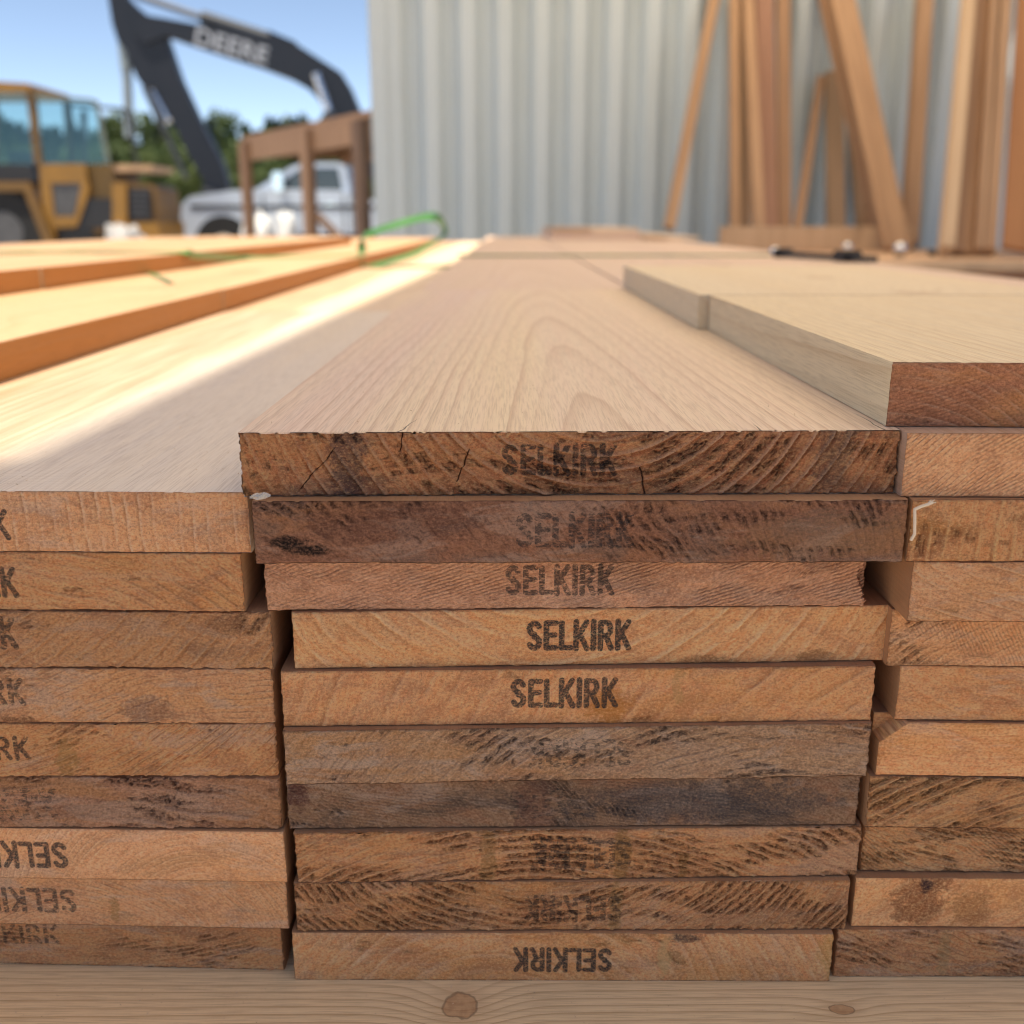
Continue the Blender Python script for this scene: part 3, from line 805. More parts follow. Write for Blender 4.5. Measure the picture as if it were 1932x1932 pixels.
rrow(4, 1673, 1256, 1258, "fifth plank of the right column, dark chequered smudges across a tan end", 'tan', 49.0, .8,
     sp=.0040, px=.05, pz=-.22, warp=.012, ridge=.4, pits=.45, blot=.5, orange=.3, blotch=(.22, .12, .055), line=(.50, .34, .19), lstr=.3, grey=.3, amp=.8, saw=.4, saw_a=.5)
rrow(5, 1688, 1358, 1361, "sixth plank of the right column with a lit bare strip of its left side", 'warm', 51.0, .6,
     sp=.012, px=.02, pz=.30, warp=.014, ridge=.4, pits=.1, blot=.2, orange=.3, line=(.52, .34, .19), lstr=.3, grey=.3, amp=.9)
rrow(6, 1652, 1462, 1466, "rust orange streaked plank with a broken upper left corner in the right column", 'warm', 53.0, .6,
     sp=.004, px=-.1, pz=.35, warp=.006, ridge=.2, pits=.0, blot=.5, orange=.9, blotch=(.46, .15, .035), line=(.60, .38, .17), lstr=.35, grey=.3, amp=.6,
     yoff=lambda X, Z: np.where((X < -.1435 + .0125 * (Z - .018) / .010) & (Z > .016), .010, 0.0))
rrow(7, 1632, 1561, 1564, "right column plank with coarse dark furrows, fourth up from the bottom", 'gold', 55.0, 1.0,
     sp=.0058, px=.02, pz=-.22, warp=.012, ridge=1.0, pits=.9, blot=.2, orange=.4, line=(.56, .37, .18), lstr=.45, grey=.15, amp=1.4)
rrow(8, 1622, 1643, 1646, "right column plank with tight toothed saw ridges, third up from the bottom", 'gold', 57.0, 1.0,
     sp=.0034, px=-.04, pz=.24, warp=.005, ridge=1.0, pits=.6, blot=.2, orange=.3, line=(.54, .36, .18), lstr=.5, grey=.1, amp=1.2, saw=.5, saw_a=.9)
rrow(9, 1606, 1748, 1750, "yellow plank with a dark brown knot mark, second from bottom of the right column", 'gold', 59.0, .5,
     sp=.011, px=.03, pz=-.12, warp=.02, ridge=.2, pits=.0, blot=.2, orange=.5, line=(.55, .36, .15), lstr=.25, grey=.0, amp=.5,
     stain=[(-.110, .016, .016, .016, (.22, .085, .03), .8), (-.108, .025, .004, .005, (.03, .015, .02), .9), (-.085, .010, .012, .012, (.30, .13, .04), .6)])
rrow(10, 1572, 1843, 1843, "lowest plank of the right column, brown frayed end grain", 'warm', 61.0, 1.0,
     sp=.0040, px=.0, pz=.3, warp=.012, ridge=.6, pits=.65, blot=.3, orange=.25, line=(.54, .36, .20), lstr=.3, grey=.4, amp=1.2,
     stain=[(-.088, .014, .004, .018, (.54, .33, .13), .6)])

# ---- raised board behind the first raised one, and the second run of boards further back
zr = zb_of(0)
simple_board("plank", "long raised plank behind the near raised one on the right column", GRP_R, .1600, .484, .8735, 1.452, zr, zr + TK - .0003,
     sidem("planed yellow top two", 6.6, c_a=(.80, .65, .43), c_b=(.79, .63, .41), c_c=(.80, .63, .39), line=(.54, .34, .17), sp=.009, px=-.25, pz=-.06, taper=.03, warp=.012, lstr=.55,
           kstr=.22, knots=[(.03, .03, .018, 1.2), (.02, .28, .012, 2.5)]))
far_c = sidem("planed pink fir top", 12.3, c_a=(.73, .54, .43), c_b=(.75, .56, .42), c_c=(.73, .55, .40), sp=.009, px=.02, pz=.2, taper=.02, warp=.012, lstr=.4)
far_l = sidem("planed pale top two", 14.3, heart=(-.02, (.46, .29, .17)), c_a=(.76, .59, .42), c_b=(.77, .60, .42), c_c=(.77, .59, .41), sp=.008, px=.1, pz=.2, taper=.02, warp=.012, lstr=.35)  # heart: tint painted where the sun strip falls
far_y = sidem("yellow sunlit board", 16.3, c_a=(.54, .345, .19), c_b=(.57, .365, .20), c_c=(.51, .32, .17), line=(.44, .20, .07), sp=.008, px=.1, pz=.2, taper=.02, warp=.010, lstr=.4,
              knots=[(.05, .5, .02, 2.)])
GRP_F = "planks in the second run behind the front ends"
YE = 6.35
simple_board("plank", "pinkish top plank of the middle column in the second run behind the front one", GRP_F, -.1185, .1675, 1.4095, YE, zb_of(1), zb_of(1) + TK - .0018, far_c)
simple_board("plank", "top plank behind the raised one in the right column's second run", GRP_F, .1705, .457, 1.404, YE - .1, zb_of(1), zb_of(1) + TK - .001, far_c)
simple_board("plank", "plank at the far right edge of the pack behind the raised one", GRP_F, .46, .805, 1.39, YE - .15, zb_of(1), zb_of(1) + TK - .0004, far_c)
simple_board("plank", "shaded and sunlit top plank of the left column beyond the crosswise joint", GRP_F, -.402, -.1195, 1.406, YE, zb_of(2), zb_of(2) + TK - .0014, far_l)
# courses below the visible tops, further back (seen between columns)
for i, (a, b) in enumerate(((-.1165, .1705), (.1725, .458), (.461, .80))):
    pass
# left pack: courses raised above the left column's top
amber = sidem("amber shade-tinted edge", 18.3, c_a=(.42, .17, .035), c_b=(.44, .18, .035), c_c=(.40, .155, .03), line=(.36, .14, .03), sp=.008, px=.1, pz=.2, taper=.02, warp=.010, lstr=.3)  # shade and warm bounce of the plank sides put into their colour
GRP_B = "sunlit planks lying on the left side of the pack"
zL = zb_of(1)
b1 = MB().box((0, 0, 0), (.001, .001, .001))
b1.bm.free()
simple_board("plank", "near sunlit plank with the long orange side face at the left of the pack", GRP_B, -.669, -.382, .30, 1.398, zL, zL + TK, far_y, edge=amber)
simple_board("plank", "sunlit plank continuing beyond the joint, its far end under the green strap loop", GRP_B, -.668, -.3825, 1.408, 5.85, zL, zL + TK - .0005, far_y, edge=amber)
simple_board("plank", "near sunlit plank of the upper left step, out to the picture edge", GRP_B, -.905, -.622, .9, 1.398, zL + TK, zL + 2 * TK, far_y, edge=amber)
simple_board("plank", "long sunlit plank of the upper left step reaching farthest to the white truck", GRP_B, -.905, -.6225, 1.408, 4.22, zL + TK, zL + 2 * TK - .0004, far_y, edge=amber)
simple_board("plank", "sunlit plank second from the right in the upper left step", GRP_B, -1.195, -.9075, .9, 4.18, zL + TK, zL + 2 * TK + .001, far_y)
simple_board("plank", "outermost sunlit plank along the left edge of the upper step", GRP_B, -1.34, -1.1975, .9, 4.1, zL + TK, zL + 2 * TK, far_y)
simple_board("plank", "plank under the upper left step, mostly hidden by it", GRP_B, -.957, -.671, .30, 5.8, zL, zL + TK - .001, far_y)
# small raised boards at the far end
zt1 = zb_of(1) + TK
simple_board("plank", "short pale plank lying raised at the far end of the middle column", GRP_F, atY(1040, 440, 5.2).x, atY(1209, 440, 5.2).x, 5.2, 7.0, zt1, zt1 + TK, far_c)
simple_board("plank", "second short plank lying on the raised one at the far end", GRP_F, atY(1046, 440, 5.3).x, atY(1206, 440, 5.3).x, 5.3, 6.9, zt1 + TK, zt1 + 2 * TK - .004, far_l)
simple_board("plank", "thin plank beside the raised pair at the pack's far right", GRP_F, atY(1222, 440, 4.9).x, atY(1320, 440, 4.9).x, 4.9, 6.8, zt1, zt1 + .018, far_l)
# inner bulk of the pack under the far run, one bundle, and the cross timbers
def pack_rows():
    k = 0
    for ci, (a, b) in enumerate(((-1.25, -.962), (-.957, -.671), (-.669, -.405), (-.402, -.1165), (-.118, .1685), (.1705, .457), (.46, .80))):
        for i in range(2, 11):
            if ci == 3 and i == 2: continue
            y0 = 1.41 if ci in (3, 4, 5) else .50
            if i > 5 and ci not in (0, 6, 3): continue
            simple_board("plank", "plank buried inside the lumber pack", "planks buried inside the pack", a + .002, b - .002, y0, YE - .05, zb_of(i), zb_of(i) + TK - .0008, m_side_red)
pack_rows()

# ================================================================ DUNNAGE UNDER THE STACK
base_m = sidem("dunnage timber", 20.0, c_a=(.88, .68, .42), c_b=(.88, .70, .44), c_c=(.90, .69, .40), line=(.46, .27, .12), sp=.0052, px=.30, pz=-.035, taper=.004, warp=.005, lstr=.9,
               knots=[(.016, .626, .0080, 1.1), (.019, .815, .0032, 1.9)], kstr=.6)
zt = zb_of(10)
def dunnage(y, label):
    o = MB().box((0, .65, -.045), (.14, 1.9, .09)).build("dunnage_timber", base_m, bevel=.0015, loc=(-.65, y, zt), rot=(0, 0, R(-90)))
    tag(o, label, "timber", "cross timbers under the pack")
dunnage(.438, "pale cross timber with two knots under the front of the stack")
dunnage(2.6, "cross timber hidden below the middle of the pack")
dunnage(5.2, "cross timber hidden below the far end of the pack")
for y in (.46, 2.6, 5.2):
    for x in (-.9, 0, .7):
        tag(MB().box((0, 0, 0), (.2, .16, zt - .09)).build("support_block", base_m, bevel=.003, loc=(x, y + .01, (zt - .09) / 2)), "squared block carrying a cross timber off the ground", "block", "blocks under the cross timbers")

# ---- loose sawdust and chips on the exposed ledges, too many to count
def sawdust():
    r = np.random.default_rng(8); V = []; F = []
    def chip(p, s):
        a, b = r.normal(0, 1, 3), r.normal(0, 1, 3)
        a /= np.linalg.norm(a); b = np.cross(a, b); b /= np.linalg.norm(b); c = np.cross(a, b)
        k = len(V)
        for q in (-a * s * 1.7, b * s * .6, a * s * 1.7, -b * s * .6, c * s * .45): V.append(tuple(np.array(p) + q + np.array((0, 0, s * .4))))
        F.extend([(k, k + 1, k + 4), (k + 1, k + 2, k + 4), (k + 2, k + 3, k + 4), (k + 3, k, k + 4), (k, k + 3, k + 2, k + 1)])
    z1 = zb_of(1) + TK; z2 = zb_of(2) + TK; z10 = zb_of(10)
    for _ in range(150): chip((r.uniform(-.115, .165), .445 + abs(r.normal(0, .14)), z1), r.uniform(.00012, .0004))
    for _ in range(90): chip((r.uniform(-.25, -.12), .45 + abs(r.normal(0, .16)), z2), r.uniform(.00012, .0004))
    for _ in range(120): chip((r.uniform(-.26, .28), r.uniform(.385, .438), z10 + .0002), r.uniform(.0002, .0006))
    me = bpy.data.meshes.new("sawdust"); me.from_pydata(V, [], F); me.update()
    o = link("sawdust", me, plain("sawdust", (.74, .56, .38), .9)); tag(o, "loose sawdust and tiny chips on the planks and the cross timber", "sawdust", None, "stuff")
sawdust()

# ---- little things caught between boards
def splinter():
    bm = bmesh.new()
    pts = [(0, 0, 0), (.002, -.0025, -.001), (.003, -.004, .002), (.007, -.004, .0045), (.010, -.003, .0035)]
    m = MB(); m.tube([Vector((.0005, -.001, -.0150)), Vector((.0013, -.002, -.012)), Vector((.0008, -.002, -.006)), Vector((.0004, -.0015, -.001))], .0007, 7)
    m.tube([Vector((.0004, -.0015, -.001)), Vector((.003, -.002, .0005)), Vector((.006, -.002, .0015)), Vector((.0075, -.0015, .0020))], .0007, 7)
    for q in ((.0085, .0034), (.0092, .0022), (.0070, .0034)): m.cyl((.0058, -.0015, .0014), (q[0], -.0017, q[1]), .0005, .00015, 5)
    bm.free()
    p = atY(1722, 955, .4245)
    o = m.build("wood_splinter", plain("fresh splinter", (.72, .57, .42), .8, bump=.0004), smooth=True, loc=p)
    tag(o, "pale curled wood splinter at the gap between middle and right columns", "splinter")
splinter()
def shard():
    g = G("clear plastic film")
    g.col((.75, .72, .68)); g.rough(.25)
    g.b.inputs['Alpha'].default_value = .55
    bm = bmesh.new(); r = random.Random(3)
    cx = []
    for j in range(7):
        for i in range(5):
            x = -.009 + j * .003; h = .0045 * math.sin(math.pi * (j + .5) / 7)
            cx.append(bm.verts.new((x, -.003 + r.uniform(-.0012, .0012), (i / 4 - .5) * 2 * h + x * .12 + r.uniform(-.0004, .0004))))
    for j in range(6):
        for i in range(4):
            bm.faces.new((cx[j * 5 + i], cx[(j + 1) * 5 + i], cx[(j + 1) * 5 + i + 1], cx[j * 5 + i + 1]))
    me = bpy.data.meshes.new("plastic_scrap"); bm.to_mesh(me); bm.free()
    o = link("plastic_scrap", me, g.mat, None, atY(493, 934, .428)); o.scale = (.5, .7, .38)
    tag(o, "torn scrap of clear plastic film under the top plank's left corner", "plastic scrap")
shard()

# ================================================================ GREEN STRAPS
strap_m = plain("green plastic strap", (.065, .19, .045), .35, spec=.6, var=.2)
def ribbon(name, label, pts, wdir, width, thick=.0009, mat=strap_m, n=6):
    """flat strap swept through pts (Catmull-Rom), width along wdir"""
    P = [Vector(p) for p in pts]
    path = []
    for i in range(len(P) - 1):
        p0 = P[max(i - 1, 0)]; p1 = P[i]; p2 = P[i + 1]; p3 = P[min(i + 2, len(P) - 1)]
        for k in range(n):
            t = k / n
            path.append(.5 * ((2 * p1) + (p2 - p0) * t + (2 * p0 - 5 * p1 + 4 * p2 - p3) * t * t + (3 * p1 - p0 - 3 * p2 + p3) * t ** 3))
    path.append(P[-1])
    bm = bmesh.new(); rows = []
    for i, p in enumerate(path):
        tan = (path[min(i + 1, len(path) - 1)] - path[max(i - 1, 0)]).normalized()
        wv = Vector(wdir) if not callable(wdir) else wdir(i / (len(path) - 1))
        wv = (wv - tan * wv.dot(tan)).normalized(); nv = tan.cross(wv)
        rows.append([bm.verts.new(p + wv * (sx * width / 2) + nv * (sz * thick / 2)) for sx, sz in ((-1, -1), (1, -1), (1, 1), (-1, 1))])
    for a, b in zip(rows[:-1], rows[1:]):
        for k in range(4): bm.faces.new((a[k], a[(k + 1) % 4], b[(k + 1) % 4], b[k]))
    bm.faces.new(rows[0]); bm.faces.new(rows[-1][::-1])
    bmesh.ops.recalc_face_normals(bm, faces=bm.faces)
    me = bpy.data.meshes.new(name); bm.to_mesh(me); bm.free()
    o = link(name, me, mat)
    return tag(o, label, "strap", "green plastic straps round the lumber")
YS = 2.77
zc = zb_of(1) + TK; zl = zb_of(2) + TK; zB = zL + TK; zB2 = zL + 2 * TK
ribbon("packing_strap", "tight green strap lying flat across the middle of the pack",
       [(.812, YS, zc - .26), (.811, YS, zc - .02), (.806, YS, zc + .0012), (.60, YS, zc + .0012), (.20, YS, zc + .0012), (-.10, YS, zc + .0012), (-.119, YS - .0, zc + .0005), (-.126, YS, zl + .010), (-.15, YS, zl + .0014), (-.25, YS, zl + .0014), (-.37, YS, zl + .0014), (-.379, YS, zl + .014)],
       (0, 1, 0), .030, .0035)
ribbon("packing_strap", "slack green strap across the sunlit planks of the upper left step",
       [(-1.352, 2.0, zB2 - .2), (-1.35, 2.0, zB2 - .01), (-1.33, 2.0, zB2 + .003), (-1.0, 2.0, zB2 + .003), (-.75, 2.0, zB2 + .003), (-.626, 2.02, zB2 + .002), (-.6195, 2.1, zB2 - .006), (-.6190, 2.3, zB + .012), (-.612, 2.5, zB + .003), (-.55, 2.62, zB + .002), (-.47, 2.70, zB + .002), (-.375, 2.77, zB + .003)],
       (0.05, 1, .2), .015)
ribbon("packing_strap", "short dark green strap tail lying across the near sunlit plank",
       [atZ(250, 505, zB + .004), atZ(275, 512, zB + .002), atZ(300, 522, zB + .0015), atZ(322, 534, zB + .001)], (0.3, 1, 0), .010)
lp = [(683, 487, 3.0), (684, 462, 3.05), (690, 444, 3.05), (750, 423, 3.0), (805, 409, 2.95), (826, 414, 2.9), (838, 432, 2.88), (829, 450, 2.85), (797, 470, 2.82), (775, 481, 2.80), (722, 497, 2.78), (698, 504, 2.77)]
ribbon("packing_strap", "loose green strap end curled into a loop above the sunlit planks",
       [atY(*q) for q in lp], lambda t: Vector((0.1, .75, .65)) if t < .45 else Vector((.2, 1, .45)), .030)

# ================================================================ RIGHT SIDE: BENCH AND LEANING TIMBERS
WOODS = [plain("fir timber %d" % k, c, .65, var=.22, scale=3.0) for k, c in enumerate([(.50, .27, .13), (.44, .235, .12), (.42, .20, .11), (.55, .33, .18), (.36, .20, .11), (.62, .42, .26), (.45, .17, .06)])]
def wood_streak(name, c, c2):
    g = G(name); x, y, z = g.xyz(g.coord())
    n = g.noise(g.vec(g.mul(x, 26.), g.mul(y, 26.), g.mul(z, 1.1)), 1., 4, .6)
    n2 = g.noise(g.vec(g.mul(x, 6.), g.mul(y, 6.), g.mul(z, 2.4)), 1., 3, .6)
    cc = g.mix(g.ss(n, .3, .7), c, c2)
    cc = g.mix(g.ss(n2, .62, .72, 0, .5), cc, tuple(v * .5 for v in c))
    g.col(cc); g.rough(.65); g.spec(.3)
    return g.mat
LW = [wood_streak("leaning fir %d" % k, a, b) for k, (a, b) in enumerate([((.34, .205, .12), (.46, .29, .17)), ((.29, .17, .10), (.37, .225, .135)), ((.31, .17, .115), (.37, .21, .145)), ((.50, .35, .22), (.58, .42, .27)), ((.25, .165, .10), (.33, .22, .14)), ((.34, .155, .065), (.40, .19, .08))])]
ZBN = CAMZ - .19
GRP_T = "timbers leaning against the container"
def lean(label, u0, v0, Y0, u1, v1, Y1, wpx, t, mat, ext=1.0, name="leaning_timber", twist=0.0):
    a = atY(u0, v0, Y0); b = atY(u1, v1, Y1)
    d = (b - a)
    L = d.length * ext; dn = d.normalized()
    wd = wpx / 1932 * (Y0 * math.cos(TH))
    xa = Vector((1, twist, 0)); xa = (xa - dn * xa.dot(dn)).normalized(); ya = dn.cross(xa)
    M = Matrix((xa, ya, dn)).transposed()
    o = MB().box((0, 0, L / 2), (wd, t, L)).build(name, mat, bevel=.002, loc=a)
    o.rotation_euler = M.to_euler()
    return tag(o, label, "timber", GRP_T)
YW = WY - .05
lean("thin timber leaning far left of the others, slanting up to the right", 1262, 432, 7.2, 1347, 0, YW, 21, .04, LW[0], 1.15, twist=.2)
lean("narrow upright timber at the left of the reddish pair", 1386, 462, 7.2, 1384, 0, YW, 16, .09, LW[0], 1.2)
lean("dark timber just right of the leftmost upright one", 1402, 462, 7.25, 1400, 0, YW, 26, .04, LW[4], 1.2)
lean("light edged timber leaning slightly left across the dark one", 1432, 462, 7.0, 1411, 0, YW - .06, 20, .09, LW[0], 1.2)
lean("broad reddish upright timber beside the light edged one", 1448, 462, 7.25, 1442, 0, YW, 36, .04, LW[2], 1.2)
lean("brown upright timber at the right of the reddish one", 1479, 462, 7.3, 1478, 0, YW, 26, .04, LW[1], 1.18)
lean("short thin timber leaning right with its top at mid height", 1500, 455, 7.2, 1549, 146, YW, 17, .04, LW[1])
lean("short upright timber with its top behind the broad slanting one", 1577, 462, 7.35, 1573, 139, YW, 34, .06, LW[4])
lean("narrow greyish timber right of the short upright one", 1626, 462, 7.35, 1600, 150, YW, 16, .05, LW[4], 1.15)
lean("reddish edge timber behind the broad slanting one", 1662, 462, 6.95, 1556, 0, YW - .12, 24, .04, LW[1], 1.15)
lean("broad golden timber slanting steeply to the left across the group", 1694, 470, 6.7, 1590, 0, YW - .25, 50, .045, LW[0], 1.15)
lean("short golden timber low behind the broad slanting one", 1655, 462, 7.2, 1625, 250, YW - .02, 30, .04, LW[0])
lean("upright timber with a lighter right edge right of the slanting one", 1714, 462, 7.2, 1744, 0, YW, 30, .09, LW[0], 1.2)
lean("pale narrow timber edge standing left of the right-hand bunch", 1784, 478, 5.75, 1827, 0, 7.0, 24, .12, LW[3], 1.25, twist=-.15)
lean("brown wide timber in the right-hand bunch behind the pale edge", 1815, 478, 5.85, 1856, 0, 7.1, 36, .04, LW[1], 1.25)
lean("middle light timber of the right-hand bunch", 1842, 478, 5.8, 1872, 0, 7.05, 15, .09, LW[0], 1.25)
lean("tall timber on the right of the right-hand bunch", 1862, 478, 5.8, 1895, 0, 7.05, 22, .09, LW[0], 1.25)
lean("deep orange panel board filling the right picture edge", 1950, 478, 5.7, 1972, 0, 7.0, 118, .03, LW[5], 1.25)
# bench of stacked planks the timbers stand on
GRP_N = "planks of the low bench behind the pack"
xb0 = 1.28; xb1 = 4.2
for k, (y0, y1) in enumerate(((5.10, 5.38), (5.385, 5.68), (5.685, 5.98), (5.985, 6.28), (6.285, 6.58), (6.585, 6.88), (6.885, 7.18), (7.185, 7.48))):
    o = MB().box((0, 0, 0), (xb1 - xb0 - .03 * (k % 3), y1 - y0, .045)).build("bench_plank", WOODS[(5, 3)[k % 2]], bevel=.002, loc=((xb0 + xb1) / 2, (y0 + y1) / 2, ZBN - .0225))
    tag(o, "%s plank of the low bench that carries the leaning timbers" % ["front", "second", "third", "fourth", "fifth", "sixth", "seventh", "rearmost"][k], "plank", GRP_N)
for k in range(5):
    o = MB().box((0, 0, 0), (2.86 - .05 * (k % 2), .25, .085)).build("stacked_timber", WOODS[(2, 4, 1, 2, 4)[k]], bevel=.003, loc=((xb0 + xb1) / 2 + .02 * (k % 3), 5.28, ZBN - .047 - .044 - k * .088))
    tag(o, "%s dark timber stacked under the bench front" % ["top", "second", "third", "fourth", "fifth"][k], "timber", "timbers stacked under the bench")
for x in (1.45, 2.7, 4.0):
    for y in (5.28, 7.2):
        zt_ = ZBN - .047 if y > 6 else ZBN - .047 - .441
        tag(MB().box((0, 0, 0), (.12, .12, zt_)).build("bench_post", WOODS[4], bevel=.003, loc=(x, y, zt_ / 2)), "square post holding up the low bench", "post", "posts under the bench")
p = atY(1540, 450, 6.9)
a_ = atY(1358, 440, 6.9); b_ = atY(1722, 440, 6.9)
o = MB().box((0, 0, 0), (b_.x - a_.x, .045, .155)).build("edge_board", LW[3], bevel=.002, loc=((a_.x + b_.x) / 2, 6.9, ZBN + .0785))
tag(o, "board standing on edge in front of the leaning timbers' feet", "board")
# dark strip under the right bunch, steel bits lying on the bench
rub = plain("black rubber", (.015, .015, .015), .7)
steel = plain("bright steel", (.75, .76, .78), .18, 1.0, var=.05)
dsteel = plain("dark steel", (.045, .04, .038), .4, .6)
a_ = atZ(1757, 483, ZBN); b_ = atZ(1848, 483, ZBN)
tag(MB().box((0, 0, 0), (b_.x - a_.x, .12, .03)).build("rubber_strip", rub, bevel=.004, loc=((a_.x + b_.x) / 2, a_.y, ZBN + .016)), "black rubber strip at the foot of the right-hand timber bunch", "rubber strip")
a_ = atZ(1868, 483, ZBN)
r_ = empty("yellow_clamp", (a_.x, a_.y, ZBN)); tag(r_, "small yellow clamp standing beside the black strip", "clamp")
ym = plain("yellow paint", (.62, .36, .03), .4)
MB().box((0, 0, .035), (.04, .05, .07)).build("clamp_body", ym, r_, bevel=.006)
MB().cyl((0, 0, .07), (0, 0, .095), .01).build("clamp_screw", steel, r_)
def knob(u, v, rr, label):
    q = atZ(u, v + rr / 5.2 * 1932 * .5, ZBN)
    root = empty("steel_ball", (q.x, q.y, ZBN)); tag(root, label, "steel ball", "steel balls lying behind the pack")
    MB().cyl((0, 0, 0), (0, 0, .012), rr * .85, rr * .7, 20).build("base", dsteel, root)
    MB().sph((0, 0, rr + .008), rr, 24).build("ball", steel, root, smooth=True)
knob(1697, 478, .036, "bright steel ball on a dark foot near the broad slanting timber")
knob(1598, 472, .030, "dull steel ball behind the long dark bar")
zp = zb_of(1) + TK
qa = atZ(1472, 486, zp); qb = atZ(1646, 497, zp)
root = empty("bar_clamp", (qa.x, qa.y, zp)); tag(root, "dark steel bar clamp lying across the right edge of the pack", "clamp")
dv = qb - qa
Rb = Matrix.Rotation(math.atan2(dv.y, dv.x), 3, 'Z')
MB().box((dv.x / 2, dv.y / 2, .009), (dv.length, .030, .012), Rb).build("bar", dsteel, root, bevel=.002)
MB().box((dv.x * .03, dv.y * .03, .012), (.012, .05, .022), Rb).build("jaw", dsteel, root, bevel=.002)
MB().box((dv.x * .75, dv.y * .75, .013), (.05, .045, .024), Rb).build("jaw", dsteel, root, bevel=.003)
MB().sph((-.012, .01, .014), .013, 20).build("knob", steel, root, smooth=True)

# ================================================================ BACKGROUND: TIMBER RACK
def rack():
    m1 = wood_streak("rack wood", (.22, .125, .075), (.30, .18, .11)); m2 = wood_streak("rack wood dark", (.10, .06, .042), (.15, .09, .06))
    A = atY(466, 262, 13.6); B = atY(692, 226, 10.6)
    zt = (A.z + B.z) / 2
    root = empty("timber_rack", (A.x, A.y, 0)); tag(root, "rough open timber frame standing in front of the white truck", "timber frame")
    d = Vector((B.x - A.x, B.y - A.y, 0)); L = d.length; dn = d.normalized(); pn = Vector((-dn.y, dn.x, 0))
    if pn.y < 0: pn = -pn
    ang = math.atan2(dn.y, dn.x); Rz = Matrix.Rotation(ang, 3, 'Z')
    D = 1.3
    for k in (0, 1):
        c = dn * (L / 2) + pn * (D * k); MB().box((c.x, c.y, zt - .12), (L + .1, .06, .24), Rz).build("beam", m1, root, bevel=.004)
    for k in (0.0, .33, .66, 1.0):
        c = dn * (L * k) + pn * (D / 2); MB().box((c.x, c.y, zt - .10), (.06, D - .06, .16), Rz).build("cross_beam", m1, root, bevel=.004)
    for k in range(5):
        c = dn * (L / 2) + pn * (.12 + .26 * k); MB().box((c.x, c.y, zt + .03), (L + .35, .25, .06), Rz).build("top_board", m1, root, bevel=.003)
    for (k, q, mm) in ((.02, 0, m1), (.60, 0, m1), (.99, 0, m2), (.30, 1, m2), (.8, 1, m2)):
        c = dn * (L * k) + pn * (D * q) - pn * .065 * (1 - 2 * q); MB().box((c.x, c.y, (zt - .02) / 2), (.21, .09, zt - .02), Rz).build("leg", mm, root, bevel=.004)
    c = dn * (L * .83) + pn * (D - .08); MB().box((c.x, c.y, (zt - .4) / 2), (L * .32, .03, zt - .4), Rz).build("panel", m2, root, bevel=.003)
    c0 = dn * (L * .62); c1 = dn * (L * .97)
    mb = MB(); mb.cyl((c0.x, c0.y, .95), (c1.x, c1.y, .45), .05, .05, 6); mb.build("brace", m2, root)
rack()

